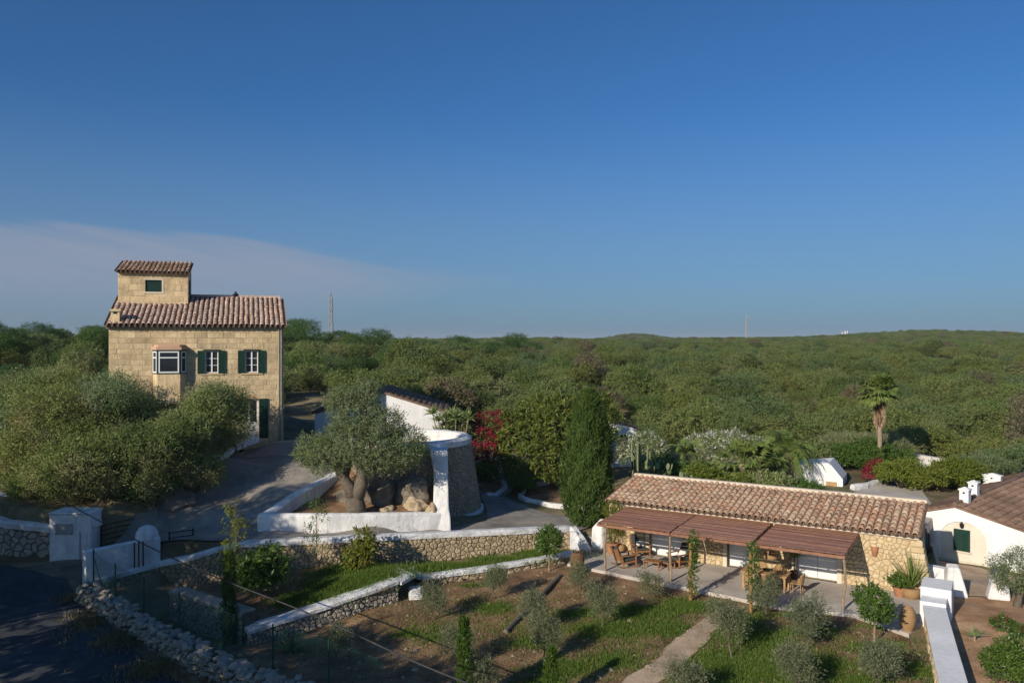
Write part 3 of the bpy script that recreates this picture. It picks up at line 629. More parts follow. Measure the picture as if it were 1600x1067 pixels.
def wire_fence():
    a = Vector((-17.6, 33.4)); b = Vector((-3.6, 22.4)); d = (b - a).normalized(); L_ = (b - a).length
    t = empty('wire_fence', (a.x, a.y, 0), 0, 'green chain link fence on thin posts behind the roadside wall', 'fence'); B = Vector((a.x, a.y, 0))
    g = lambda s, h: Vector((*(a + d * s), hz(*(a + d * s)) + .35 + h)) - B
    for s in (.1, 2.0, 4.3, 6.9, 9.7, 12.6, 15.4): MB().tube([g(s, -.4), g(s, 1.72)], .032, 6).build('post', M['fence'], t)
    MB().tube([g(.1, 1.4), g(1.15, .1)], .02, 5).build('brace', M['fence'], t)
    mb = MB(); h = 1.62; step = .13
    for k in range(int((L_ + h) / step)):
        for sg in (1, -1):
            s0 = k * step - (h if sg > 0 else 0); s1 = s0 + h * sg if sg > 0 else s0 - h
            q0, q1 = (s0, 0), (s1, h)
            if sg < 0: q0, q1 = (k * step, 0), (k * step - h, h)
            c0 = max(0, min(q0[0], q1[0])); c1 = min(L_, max(q0[0], q1[0]))
            if c1 - c0 < .05: continue
            f = lambda s: q0[1] + (q1[1] - q0[1]) * (s - q0[0]) / (q1[0] - q0[0])
            mb.tube([g(c0, f(c0)), g(c1, f(c1))], .0045, 3, False)
    for z in (.02, .8, 1.62): mb.tube([g(s, z) for s in np.arange(0, L_, .8)], .006, 3, False)
    tag(mb.build('wire_mesh', M['fence'], t), kind='stuff')
wire_fence()
def cable():
    P = [on_ray(-60, 690, 41), on_ray(0, 727, 40), on_ray(130, 800, 36.5), on_ray(290, 881, 31), on_ray(480, 957, 26), on_ray(640, 1030, 21.5), on_ray(770, 1084, 18.5), on_ray(900, 1150, 16)]
    Q = []
    for i in range(len(P) - 1):
        for k in range(6):
            t = k / 6; p0 = P[max(i - 1, 0)]; p1 = P[i]; p2 = P[i + 1]; p3 = P[min(i + 2, len(P) - 1)]
            Q.append(.5 * ((2 * p1) + (p2 - p0) * t + (2 * p0 - 5 * p1 + 4 * p2 - p3) * t * t + (3 * p1 - p0 - 3 * p2 + p3) * t ** 3))
    Q.append(P[-1]); tag(MB().tube(Q, .024, 6).build('overhead_cable', M['cable']), 'thick grey overhead cable crossing diagonally above the gate and garden', 'cable')
cable()

# ------------------------------------------------------------------ olive planter and round tower
pw = empty('olive_planter', (-12.2, 38.5, 1.1), 0, 'white walled triangular planter round the old olive tree', 'planter'); B = Vector((-12.2, 38.5, 1.1))
W3 = lambda *p: [tuple(Vector(q) - B) for q in p]
sweep(densify(W3((-12.25, 38.35, .95), (-9.0, 38.6, .9), (-6.2, 39.5, .75), (-3.6, 40.6, .55)), .5), lambda i: [(-.05, -.5), (rnd.uniform(-.03, .03), 1.15 + rnd.uniform(-.03, .03)), (.15, 1.24), (.4, 1.22), (.5, 1.1), (.5, -.3)]).build('front_wall', M['white'], pw, bevel=.03)
sweep(densify(W3((-12.1, 38.6, 1.85), (-11.2, 41.2, 2.45), (-9.6, 44.0, 3.15), (-9.0, 45.2, 3.5)), .5), lambda i: [(-.32, -1.5), (-.32, .16), (-.15, .26), (.15, .26), (.32, .14), (.32, -1.5)]).build('side_wall', M['white'], pw, bevel=.03)
sheet('planter_soil', [(-11.9, 38.9), (-8.9, 39.0), (-3.6, 41.0), (-3.4, 43), (-8, 46), (-9.6, 44), (-11, 41.2)], M['garden'], .0, .6, hfun=lambda x, y: 1.72 + .12 * (y - 39) + (.9 if y > 42 else 0) * (y - 42) * .5, kind='structure')
TC = Vector((-6.0, 46.6, .5)); H_T = 4.15
tw = empty('round_tower_base', TC, 0, 'round tapered stone tower base with a white ring wall on top', 'tower')
def ring(r, z, seg=72): return [(r * math.cos(2 * math.pi * k / seg), r * math.sin(2 * math.pi * k / seg), z) for k in range(seg)]
MB().lathe([(4.3, -.6), (4.17, .1), (3.52, H_T), (2.9, H_T)], 72, cap=False).build('core', M['joint'], tw)
MB().lathe([(3.0, H_T - .35), (.01, H_T - .3)], 48, cap=False).build('platform_floor', M['path'], tw)
sweep(ring(3.26, H_T), lambda i: [(-.36 + rnd.uniform(-.02, .02), -.02), (-.38, .26), (-.2, .36 + rnd.uniform(-.02, .02)), (.2, .36), (.36, .24), (.34, -.35)], closed=True).build('ring_coping', M['white'], tw)
a0, a1 = R(-112), R(12)
def fm(s, z, d):
    t = a0 + s / 4.2; r = 4.2 - (4.2 - 3.54) * z / H_T + d; return Vector((r * math.cos(t), r * math.sin(t), z))
lay_stones(tw, cells((a1 - a0) * 4.2, 0.0, H_T, .18, 51, 1.2), fm, M['towerstone'], .06, .014, 300, lambda v: v + TC, seen=lambda c: c.x > -4.9)
ang = [a0 + (a1 - a0) * k / 40 for k in range(41)]
sweep([(4.26 * math.cos(t), 4.26 * math.sin(t), -.1) for t in ang], lambda i: [(-.12, -.6), (-.10, .42 + .05 * math.sin(i)), (.15, .5), (.3, .1)]).build('white_skirt', M['white'], tw)
bp = empty('tower_buttress', (-3.55, 40.55, .5), 0, 'tall white buttress running down the tower side to the planter corner', 'buttress')
mb = MB(); lo = [(-.52, -.35), (.42, -.30), (.45, 1.2), (-.5, 1.2)]; 
for z, x0, x1, y0, dx in ((-.3, -.55, .48, -.15, 0), (1.0, -.45, .42, .05, 0), (1.5, -.42, .38, .15, -.05), (3.2, -.40, .33, .75, -.1), (4.3, -.55, .40, 1.15, -.2)):
    mb.v += [(x0 + dx, y0, z), (x1 + dx, y0, z), (x1 + dx - .3, y0 + 2.9, z), (x0 + dx - .3, y0 + 2.9, z)]
for i in range(4):
    for k in range(4): mb.f.append((i * 4 + k, i * 4 + (k + 1) % 4, i * 4 + 4 + (k + 1) % 4, i * 4 + 4 + k))
mb.f += [(0, 1, 2, 3), (16, 17, 18, 19)]; mb.build('body', M['white'], bp, bevel=.08, seg=2)
def boulder(loc, s, seed, label, mt='boulder', group=None, cat='boulder', name='boulder'):
    r = random.Random(seed); bm = bmesh.new(); bmesh.ops.create_icosphere(bm, subdivisions=4, radius=.5)
    cuts = [(Vector((r.gauss(0, 1), r.gauss(0, 1), r.gauss(0, .8))).normalized(), r.uniform(.26, .44)) for _ in range(16)]
    for v in bm.verts:
        for n, d in cuts:
            k = v.co.dot(n)
            if k > d: v.co -= n * (k - d) * .9
        c = v.co; v.co = c * (1 + .07 * math.sin(c.x * 17 + seed) * math.sin(c.y * 15 + 2 * seed) + .06 * math.sin(c.z * 26 + c.x * 9) + r.uniform(-.025, .025))
    me = bpy.data.meshes.new(name); bm.to_mesh(me); bm.free(); me.materials.append(M[mt])
    o = link(name, me, None, loc, (0, 0, seed), s); return tag(o, label, cat, group)
boulder((-5.0, 40.95, 1.75), (1.7, 1.2, 1.5), 3, 'large tan boulder beside the white buttress'); boulder((-4.1, 40.95, 1.7), (1.0, .9, 1.3), 4, 'pale boulder wedged against the buttress foot'); boulder((-6.4, 40.6, 1.75), (1.6, 1.0, 1.0), 5, 'low tan boulder right of the olive trunk')
for i, (x, y, z, s, lab) in enumerate([(-8.3, 42.3, 2.1, 2.6, 'dark rock outcrop right behind the olive trunk'), (-6.8, 42.1, 2.3, 2.8, 'dark rock outcrop under the olive crown towards the buttress'), (-5.2, 42.1, 2.5, 2.8, 'dark rock outcrop against the left face of the buttress')]): boulder((x, y, z), (s, 2.0, s * .85), 60 + i, lab, 'rock', 'rock outcrops in the olive planter', 'rock', 'rock_outcrop')
for i, (x, y, z, s) in enumerate([(-17.4, 41.2, 2.1, 2.6), (-17.3, 43.2, 2.6, 2.8), (-18.9, 40.0, 1.7, 2.4), (-17.0, 45.3, 3.2, 2.6), (-20.3, 39.4, 1.5, 1.9), (-17.0, 47.2, 3.7, 2.2)]):
    boulder((x, y, z), (s, s, s), 20 + i, 'rock face of the bank along the driveway, ' + ('near the gate', 'below the long bush', 'second from the gate', 'halfway up the drive', 'beside the iron gate', 'near the front door')[i], 'rock', 'rocks of the driveway bank', 'rock', 'bank_rock')
mb = sweep(densify([(-16.5, 44.4, 3.75), (-16.4, 46.5, 4.15), (-15.6, 48.6, 4.45)], .4), coping_sec(.45, .25)); tag(mb.build('bank_kerb', M['cap']), 'white kerb on top of the bank near the front door', 'kerb')
mb = sweep(densify([(-11.0, 53.4, 4.8), (-9.4, 52.2, 4.9), (-8.6, 50.9, 4.9)], .4), lambda i: [(-.2, -1), (-.2, 0), (.2, .03), (.2, -1)]); tag(mb.build('court_wall', M['drystone']), 'low grey wall in the shade right of the stone house', 'wall')
# garden steps and white pier beside the guesthouse
st = empty('garden_steps', (3.75, 39.7, 0), R(-32), 'small flight of pale steps between wall end and white pier', 'steps')
for k in range(3): MB().box(-.5, .75, k * .38, k * .38 + .5 + (1 if k == 2 else 0), 0 if k else -.1, .2 * (k + 1)).build('step', M['drive'], st, bevel=.02)
wp = empty('white_pier', (4.75, 39.85, 0), R(-32), 'thick white wedge shaped pier at the corner of the guesthouse', 'pillar')
mb = MB(); mb.v = [(-.75, -.32, -.1), (-.05, -.45, -.1), (.12, .1, -.1), (-.6, .6, -.1), (-.72, -.25, 1.15), (-.12, -.36, 1.3), (.12, .1, 1.5), (-.5, .6, 1.35), (-.35, .05, 1.62)]
mb.f = [(0, 1, 2, 3), (0, 1, 5, 4), (1, 2, 6, 5), (2, 3, 7, 6), (3, 0, 4, 7), (4, 5, 8), (5, 6, 8), (6, 7, 8), (7, 4, 8)]; mb.build('body', M['white'], wp, bevel=.05, seg=2)
# wall on the right end of the patio
rw = empty('patio_end_wall', (15.75, 29.35, 0), 0, 'white topped stone wall running from the patio end towards the camera', 'wall'); B = Vector((15.75, 29.35, 0))
ptsr = [(15.35, 29.45, -.2, .62), (13.85, 26.1, -.2, .60), (11.95, 21.8, -.2, .58)]
pp = Path([(a[0], a[1], a[2], a[3]) for a in ptsr])
sweep([(a[0] - B.x, a[1] - B.y, a[3]) for a in ptsr], lambda i: [(-.06, -1.2), (-.06, 0), (.56, 0), (.56, -1.2)]).build('core', M['mortar'], rw)
lay_stones(rw, cells(pp.L, -.2, .57, .2, 61), lambda s, z, d: Vector((pp.at(s)[0].x - B.x, pp.at(s)[0].y - B.y, z)) + Vector((*pp.at(s)[1], 0)) * (.06 + d), M['rubble'], .04, .012, 150, lambda v: v + B)
sweep([(a[0] - B.x, a[1] - B.y, a[3]) for a in ptsr], lambda i: [(-.14, 0), (-.14, .14), (.62, .14), (.62, -1.1), (.57, -1.1), (.57, 0)]).build('coping', M['whitew'], rw, bevel=.015)
wb = empty('stepped_white_block', (15.3, 29.55, 0), R(-31.5), 'stepped white wall block where the patio wall meets the guesthouse', 'wall')
MB().box(-.15, .72, 0, .9, -.2, .86).build('lower_block', M['whitew'], wb, bevel=.02); MB().box(-.2, .85, .9, 2.4, -.2, 1.15).build('upper_block', M['whitew'], wb, bevel=.02)
# gate piers in the yard
for (x, y, w_, lab) in ((18.45, 33.2, .55, 'leaning white gate pier nearest the guesthouse corner'), (20.05, 32.8, .55, 'leaning white gate pier beside the yard olive tree')):
    o = empty('yard_gate_pier', (x, y, 0), R(-20), lab, 'pillar', 'white piers of the yard gate'); mb = MB(); sg = 1 if x < 19 else -1
    mb.v = [(-.35 - .1 * (sg < 0), -.25, -.1), (.4 + .1 * (sg > 0), -.25, -.1), (.4 + .1 * (sg > 0), .3, -.1), (-.35 - .1 * (sg < 0), .3, -.1), (-.28 + .1 * (sg < 0), -.2, 1.1), (.28 - .1 * (sg > 0), -.2, 1.1), (.28 - .1 * (sg > 0), .28, 1.2), (-.28 + .1 * (sg < 0), .28, 1.2)]
    mb.f = [(0, 1, 2, 3), (4, 5, 6, 7), (0, 1, 5, 4), (1, 2, 6, 5), (2, 3, 7, 6), (3, 0, 4, 7)]; mb.build('body', M['white'], o, bevel=.08, seg=2)
mb = sweep([(17.3, 34.6, .75), (18.3, 33.6, .75)], lambda i: [(-.22, -.9), (-.22, .2), (.22, .2), (.22, -.9)]); tag(mb.build('yard_wall', M['whitew'], bevel=.03), 'short white wall linking guesthouse and yard gate', 'wall')
# ------------------------------------------------------------------ buildings
def tile_mesh(pitch, length, mt, name='tile'):
    mb = MB(); r0 = pitch * .40; r1 = pitch * .33; t = .016; n = 6
    for r, y, z in ((r0, 0, .0), (r0 - t, 0, .0), (r1, length, -.015)):
        for k in range(n + 1):
            a = math.pi * k / n; mb.v.append((r * math.cos(a), y, z + r * math.sin(a) * .92))
    m = n + 1
    for k in range(n): mb.f += [(k, k + 1, 2 * m + k + 1, 2 * m + k), (k, m + k, m + k + 1, k + 1)]
    return mb
def tile_roof(parent, x0, x1, pitch, y0, z0, y1, z1, rows, mt, world, limit=300, skip=None, pans=True, lift=.05):
    n = round((x1 - x0) / pitch); pitch = (x1 - x0) / n; L_ = math.hypot(y1 - y0, z1 - z0); ex = L_ / rows; th = math.atan2(z1 - z0, y1 - y0)
    g = tile_mesh(pitch, ex * 1.16, mt); me = [g.mesh('tile', mt, True)]
    it = []
    for c in range(n):
        for r in range(rows):
            x = x0 + (c + .5) * pitch; t = r / rows; p = Vector((x, y0 + (y1 - y0) * t, z0 + (z1 - z0) * t + lift + .02))
            if skip and skip(p): continue
            w = world(p); it.append((1 / w.y if abs(w.x / w.y) * FPX < 800 else 0, p))
    it.sort(key=lambda q: -q[0]); rest = MB()
    for i, (w, p) in enumerate(it):
        rot = (th - .045 + rnd.uniform(-.03, .03), rnd.uniform(-.07, .07), rnd.uniform(-.05, .05)); q = p + Vector((rnd.uniform(-.012, .012), rnd.uniform(-.03, .03), rnd.uniform(-.004, .012) + .018 * math.sin(p.x * 1.1 + p.y * .7)))
        if i < limit: link('tile', me[0], parent, q, rot)
        else:
            Mx = Matrix.Translation(q) @ Matrix.Rotation(rot[2], 4, 'Z') @ Matrix.Rotation(rot[1], 4, 'Y') @ Matrix.Rotation(rot[0], 4, 'X'); m_ = MB(); m_.v = [tuple(Mx @ Vector(v)) for v in g.v]; m_.f = g.f; rest.add(m_)
    if rest.f: o = rest.build('tile_remainder', mt, parent, smooth=True); tag(o, kind='stuff')
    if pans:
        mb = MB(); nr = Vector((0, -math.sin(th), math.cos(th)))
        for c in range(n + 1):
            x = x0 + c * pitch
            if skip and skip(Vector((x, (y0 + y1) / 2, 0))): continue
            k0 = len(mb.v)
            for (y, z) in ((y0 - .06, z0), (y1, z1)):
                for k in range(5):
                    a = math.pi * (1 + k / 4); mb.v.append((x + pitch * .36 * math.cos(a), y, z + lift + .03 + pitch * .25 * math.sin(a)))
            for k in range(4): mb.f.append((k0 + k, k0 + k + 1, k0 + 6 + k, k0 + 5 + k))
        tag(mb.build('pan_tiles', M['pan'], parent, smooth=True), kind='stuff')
def holed_wall(x0, x1, z0, z1, holes, y=0.0, thick=.35):
    mb = MB(); xs = sorted({x0, x1, *[h[0] for h in holes], *[h[1] for h in holes]}); zs = sorted({z0, z1, *[h[2] for h in holes], *[h[3] for h in holes]})
    inh = lambda x, z: any(h[0] < x < h[1] and h[2] < z < h[3] for h in holes)
    for a, b in zip(xs, xs[1:]):
        for c, d in zip(zs, zs[1:]):
            if inh((a + b) / 2, (c + d) / 2): continue
            mb.quad((a, y, c), (b, y, c), (b, y, d), (a, y, d))
    for h in holes:
        a, b, c, d = h; Y = y + thick
        mb.quad((a, y, c), (a, Y, c), (a, Y, d), (a, y, d)); mb.quad((b, y, c), (b, y, d), (b, Y, d), (b, Y, c)); mb.quad((a, y, d), (a, Y, d), (b, Y, d), (b, y, d)); mb.quad((a, y, c), (b, y, c), (b, Y, c), (a, Y, c))
    return mb
def ashlar(parent, x0, x1, z0, z1, ch, holes, mt, world, limit=300, seed=5, lmin=.55, lmax=1.0, seen=None, y=0.0):
    r = random.Random(seed); n = round((z1 - z0) / ch); ch = (z1 - z0) / n; B = []
    for j in range(n):
        a = z0 + j * ch; b = a + ch; iv = [(x0, x1)]
        for h in holes:
            if h[2] < b - .04 and h[3] > a + .04:
                nv = []
                for u, v in iv:
                    if h[0] > u: nv.append((u, min(v, h[0])))
                    if h[1] < v: nv.append((max(u, h[1]), v))
                iv = [(u, v) for u, v in nv if v - u > .05]
        for u, v in iv:
            x = u; first = True
            while x < v - .02:
                l = r.uniform(lmin, lmax) * (r.uniform(.4, 1) if first else 1); first = False; e_ = min(v, x + l)
                if v - e_ < .25: e_ = v
                B.append((x, e_, a, b)); x = e_
    def wt(q):
        w = world(Vector(((q[0] + q[1]) / 2, 0, (q[2] + q[3]) / 2))); return (q[1] - q[0]) / w.y * (1 if seen is None or seen((q[0] + q[1]) / 2, (q[2] + q[3]) / 2) else .01)
    B.sort(key=lambda q: -wt(q)); rest = MB()
    for i, (a, b, c, d) in enumerate(B):
        g = .003; p = r.uniform(.006, .018); e_ = .012 + r.random() * .008; j = lambda: r.uniform(-.005, .005)
        m_ = MB(); m_.v = [(a + g, y + .02, c + g), (b - g, y + .02, c + g), (b - g, y + .02, d - g), (a + g, y + .02, d - g), (a + g + e_ + j(), y - p + j(), c + g + e_ + j()), (b - g - e_ + j(), y - p + j(), c + g + e_ + j()), (b - g - e_ + j(), y - p + j(), d - g - e_ + j()), (a + g + e_ + j(), y - p + j(), d - g - e_ + j())]
        m_.f = [(4, 5, 6, 7), (0, 1, 5, 4), (1, 2, 6, 5), (2, 3, 7, 6), (3, 0, 4, 7)]
        if i < limit: m_.build('stone_block', mt, parent)
        else: rest.add(m_)
    if rest.f: tag(rest.build('stone_block_remainder', mt, parent), kind='stuff')
def casement(parent, x0, x1, z0, z1, y, leaves=2, rows=3, fw=.055, mt='frame', name='window'):
    w = empty(name, (x0, y, z0)); w.parent = parent; W = x1 - x0; H = z1 - z0
    mb = MB(); mb.box(0, fw, -.03, .05, 0, H).box(W - fw, W, -.03, .05, 0, H).box(fw, W - fw, -.03, .05, 0, fw).box(fw, W - fw, -.03, .05, H - fw, H)
    for l in range(1, leaves): mb.box(W * l / leaves - fw * .8, W * l / leaves + fw * .8, -.04, .05, fw, H - fw)
    mb.build('frame', M[mt], w)
    for l in range(leaves):
        a = fw if l == 0 else W * l / leaves + fw * .8; b = W - fw if l == leaves - 1 else W * (l + 1) / leaves - fw * .8
        for r in range(rows):
            c = fw + (H - 2 * fw) * r / rows; d = fw + (H - 2 * fw) * (r + 1) / rows
            MB().box(a + .001, b - .001, .02, .03, c + .012, d - .012).build('pane', M['glass'], w)
            if r: MB().box(a, b, -.02, .04, c - .014, c + .014).build('glazing_bar', M[mt], w)
    return w
def shutter(parent, x0, x1, z0, z1, y, name='shutter'):
    s = MB().box(x0, x1, y - .035, y, z0, z1).box(x0, x0 + .06, y - .05, y - .035, z0, z1).box(x1 - .06, x1, y - .05, y - .035, z0, z1).build(name, M['green'], parent)
    n = int((z1 - z0) / .085)
    for k in range(n):
        z = z0 + .04 + (z1 - z0 - .08) * k / n; mb = MB(); mb.quad((x0 + .06, y - .037, z), (x1 - .06, y - .037, z), (x1 - .06, y - .052, z + .03), (x0 + .06, y - .052, z + .03)); mb.quad((x0 + .06, y - .052, z + .03), (x1 - .06, y - .052, z + .03), (x1 - .06, y - .037, z + .04), (x0 + .06, y - .037, z + .04))
        mb.build('louvre', M['green'], s)
    return s
def framer(loc, rz):
    c, s = math.cos(rz), math.sin(rz); L0 = Vector(loc); return lambda p: Vector((L0.x + p.x * c - p.y * s, L0.y + p.x * s + p.y * c, L0.z + p.z))
# ---- the tall sandstone house
hl = (-23.74, 46.87, 4.2); hr = R(18.4)
H = empty('stone_house', hl, hr, 'tall sandstone house with a small roof tower and green shutters', 'house'); hw = framer(hl, hr)
LX, HE = 9.89, 7.15; win = [(5.31, 6.05, 4.38, 5.72), (7.63, 8.37, 4.38, 5.72)]; dr = (7.25, 8.42, .3, 2.75); bay = (2.38, 4.24, 3.3, 5.95)
holes = win + [dr]
wall = holed_wall(0, LX, -1.0, HE, holes).build('wall', M['ashlar_core'], H)
MB().quad((0, 0, -1), (0, 9.5, -1), (0, 9.5, HE), (0, 4.75, HE + 1.95), (0, 0, HE)).quad((LX, 0, -1), (LX, 9.5, -1), (LX, 9.5, HE), (LX, 4.75, HE + 1.95), (LX, 0, HE)).quad((0, 9.5, -1), (LX, 9.5, -1), (LX, 9.5, HE), (0, 9.5, HE)).build('end_wall', M['ashlar'], H)
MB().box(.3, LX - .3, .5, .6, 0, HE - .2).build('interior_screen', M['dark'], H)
seen = lambda x, z: z > 3.2 or (x > 8.0) or (x > 5.5 and z > 2.6)
ashlar(wall, 0, LX, -.6, HE, .322, holes + [bay], M['ashlar'], hw, 300, seen=seen)
for a, b, c, d in win:
    casement(H, a, b, c, d, .10, 2, 3, .05)
    for x0, x1 in ((a - .44, a - .01), (b + .01, b + .44)): shutter(H, x0, x1, c - .03, d + .02, -.03)
    MB().box(a - .12, b + .12, -.09, .0, d + .03, d + .09).build('lintel_board', M['green'], H); MB().box(a - .3, b + .3, -.07, .02, c - .13, c - .05).build('sill', M['ashlar'], H)
# bay window
by = empty('bay_window'); by.parent = H; by.location = (3.31, 0, 0)
fl = [(-.93, 0), (-.62, -.55), (.62, -.55), (.93, 0)]
def bayslab(p, z0, z1, mt, name, par):
    mb = MB(); n = len(p); mb.v = [(x, y, z0) for x, y in p] + [(x, y, z1) for x, y in p]; mb.f = [tuple(range(n)), tuple(range(n, 2 * n))] + [(i, (i + 1) % n, n + (i + 1) % n, n + i) for i in range(n)]; return mb.build(name, mt, par)
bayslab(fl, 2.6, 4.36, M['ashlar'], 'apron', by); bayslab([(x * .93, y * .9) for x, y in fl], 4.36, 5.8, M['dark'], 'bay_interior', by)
bayslab([(x * 1.12, y * 1.15) for x, y in fl], 5.8, 5.98, M['pink'], 'canopy', by); bayslab([(x * .95, y * .9) for x, y in fl], 5.98, 6.1, M['pink'], 'canopy_top', by)
for (p, q) in zip(fl, fl[1:]):
    a = Vector((*p, 0)); b = Vector((*q, 0)); d = (b - a); l = d.length; ss = empty('bay_window_side', a + Vector((3.31, 0, 0)), math.atan2(d.y, d.x)); ss.parent = H
    mb = MB(); mb.box(.0, .05, -.02, .04, 4.36, 5.8).box(l - .05, l, -.02, .04, 4.36, 5.8).box(.05, l - .05, -.02, .04, 4.36, 4.42).box(.05, l - .05, -.02, .04, 5.72, 5.8); mb.build('frame', M['green'], ss)
    mb = MB(); mb.box(.06, .13, -.04, .03, 4.43, 5.71).box(l - .13, l - .06, -.04, .03, 4.43, 5.71).box(.13, l - .13, -.04, .03, 4.43, 4.51).box(.13, l - .13, -.04, .03, 5.64, 5.71).box(.13, l - .13, -.04, .03, 5.3, 5.37); mb.build('sash', M['frame'], ss)
    MB().box(.13, l - .13, .0, .02, 4.51, 5.3).build('pane', M['glass'], ss); MB().box(.13, l - .13, .0, .02, 5.37, 5.64).build('pane', M['glass'], ss)
# front door
dd = empty('front_door', (dr[0], .2, dr[2])); dd.parent = H
MB().box(0, 1.17, 0, .06, 0, 1.0).build('lower_panel', M['door'], dd); MB().box(0, .12, 0, .06, 1.0, 2.45).box(1.05, 1.17, 0, .06, 1.0, 2.45).box(.53, .64, 0, .06, 1.0, 2.45).box(.12, 1.05, 0, .06, 2.3, 2.45).build('door_frame', M['door'], dd)
for a in (.12, .64):
    for k in range(2): MB().box(a + .01, a + .40, .02, .04, 1.02 + k * .64, 1.62 + k * .64).build('pane', M['glass'], dd)
shutter(H, 8.44, 8.98, .3, 2.75, -.03, 'door_shutter')
MB().box(6.9, 9.0, -.75, -.02, -.3, .28).build('doorstep', M['ashlar'], H, bevel=.02); MB().box(9.0, 11.6, -.55, -.03, -.3, .1).build('plinth_step', M['ashlar'], H, bevel=.02)
for x in (9.62, 9.76):
    MB().tube([(x, -.07, .1), (x, -.07, HE - .25), (x - .02, -.15, HE - .02)], .042, 7).build('downpipe', M['pipe'], H)
MB().box(-.12, LX + .12, -.16, .0, HE - .09, HE + .0).box(-.16, LX + .16, -.24, .0, HE + .0, HE + .06).build('eave_moulding', M['pipe'], H)
rf = MB()
rf.v = [(-.12, -.3, HE + .0), (LX + .12, -.3, HE + .0), (LX + .12, 4.75, HE + 1.98), (-.12, 4.75, HE + 1.98), (LX + .12, 9.8, HE), (-.12, 9.8, HE)]
rf.v += [(x, y, z + .1) for x, y, z in rf.v]; rf.f = [(0, 1, 2, 3), (3, 2, 4, 5), (6, 7, 8, 9), (9, 8, 10, 11), (0, 1, 7, 6), (1, 2, 8, 7), (2, 4, 10, 8), (4, 5, 11, 10), (5, 3, 9, 11), (3, 0, 6, 9)]
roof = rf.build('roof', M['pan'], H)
tile_roof(roof, -.1, LX + .1, .305, -.36, HE + .05, 4.75, HE + 2.05, 12, M['tile2'], hw, 300, skip=lambda p: p.x < 4.1 and p.y > 3.1, lift=.06)
MB().tube([(-.12 + .4 * k, 4.75, HE + 2.17) for k in range(26)], .1, 8).build('ridge_tiles', M['tile2'], roof)
ch = empty('chimney', (.12, -.05, HE - .02)); ch.parent = H
MB().box(0, .46, 0, .5, 0, .95).build('stack', M['ashlar'], ch); MB().box(-.07, .53, -.07, .57, .95, 1.08).build('cap', M['ashlar'], ch); MB().box(.12, .34, -.01, .2, .8, .9).build('vent', M['dark'], ch)
vn = empty('roof_vent', (7.0, 4.75, HE + 2.1)); vn.parent = H
MB().lathe([(.16, 0), (.16, .12), (.26, .13), (.08, .3), (.04, .42)], 4).build('cowl', M['iron'], vn)
# roof tower
tx0, tx1, ty0, ty1, tz0, tz1 = .05, 4.13, 3.2, 6.3, HE + .9, 10.65
tt = H
th_ = (1.62, 2.58, 9.45, 10.2)
tmb = holed_wall(tx0, tx1, tz0, tz1, [th_], ty0, .2); tmb.quad((tx1, ty0, tz0), (tx1, ty1, tz0), (tx1, ty1, tz1 + .85), (tx1, ty0, tz1)); tmb.quad((tx0, ty0, tz0), (tx0, ty1, tz0), (tx0, ty1, tz1 + .85), (tx0, ty0, tz1)); tmb.quad((tx0, ty1, tz0), (tx1, ty1, tz0), (tx1, ty1, tz1 + .85), (tx0, ty1, tz1 + .85))
twl = tmb.build('tower_wall', M['ashlar'], tt)
ashlar(twl, tx0, tx1, tz0, tz1, .36, [th_], M['ashlar'], hw, 200, 9, .6, 1.2, y=ty0)
sh = shutter(tt, th_[0], th_[1], th_[2], th_[3], ty0 + .1); sh.name = 'tower_shutter'
MB().box(th_[0] - .12, th_[1] + .12, ty0 - .04, ty0 + .02, th_[2] - .1, th_[2]).box(th_[1], th_[1] + .1, ty0 - .035, ty0 + .02, th_[2], th_[3]).box(th_[0] - .08, th_[1] + .1, ty0 - .035, ty0 + .02, th_[3], th_[3] + .08).build('surround', M['cream'], tt)
MB().box(tx1, tx1 + .06, ty0 + .8, ty0 + 1.6, 9.4, 10.3).build('side_shutter', M['green'], tt)
tr = MB(); tr.v = [(tx0 - .1, ty0 - .25, tz1 - .05), (tx1 + .1, ty0 - .25, tz1 - .05), (tx1 + .1, ty1 + .05, tz1 + .88), (tx0 - .1, ty1 + .05, tz1 + .88)]; tr.v += [(x, y, z + .09) for x, y, z in tr.v]; tr.f = [(0, 1, 2, 3), (4, 5, 6, 7), (0, 1, 5, 4), (1, 2, 6, 5), (2, 3, 7, 6), (3, 0, 4, 7)]
tr = tr.build('tower_roof', M['pan'], tt)
tile_roof(tr, tx0 - .08, tx1 + .08, .27, ty0 - .3, tz1 - .02, ty1 + .05, tz1 + .95, 7, M['tile'], hw, 300, lift=.06)

# ---- guesthouse
gl = (4.9, 40.2, 0); gr = R(-31.5); GL = 13.95
G = empty('guesthouse', gl, gr, 'low rubble stone guesthouse with a tiled roof behind the patio', 'house'); gw = framer(gl, gr)
doors = [(2.15, 3.9, .04, 2.1), (6.0, 7.0, .04, 2.1), (9.1, 10.8, .04, 2.1)]
gwall = holed_wall(0, GL, -.2, 2.34, doors, 0, .45)
gwall.quad((0, 0, -.2), (0, 3.5, -.2), (0, 3.5, 3.1), (0, 0, 2.4)).quad((GL, 0, -.2), (GL, 3.5, -.2), (GL, 3.5, 3.1), (GL, 0, 2.4)).quad((0, 3.5, -.2), (GL, 3.5, -.2), (GL, 3.5, 3.1), (0, 3.5, 3.1))
gwall = gwall.build('wall', M['mortar'], G)
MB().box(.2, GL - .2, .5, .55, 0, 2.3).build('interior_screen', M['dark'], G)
def indoor(P, pad=.22):
    s = sum(a[0] for a in P) / len(P); return any(d[0] - pad < s < d[1] + pad for d in doors)
lay_stones(gwall, [P for P in cells(GL, 0.04, 2.3, .185, 71, 1.15) if not indoor(P)], lambda s, z, d: Vector((s, -d, z)), M['rubble'], .045, .010, 300, gw)
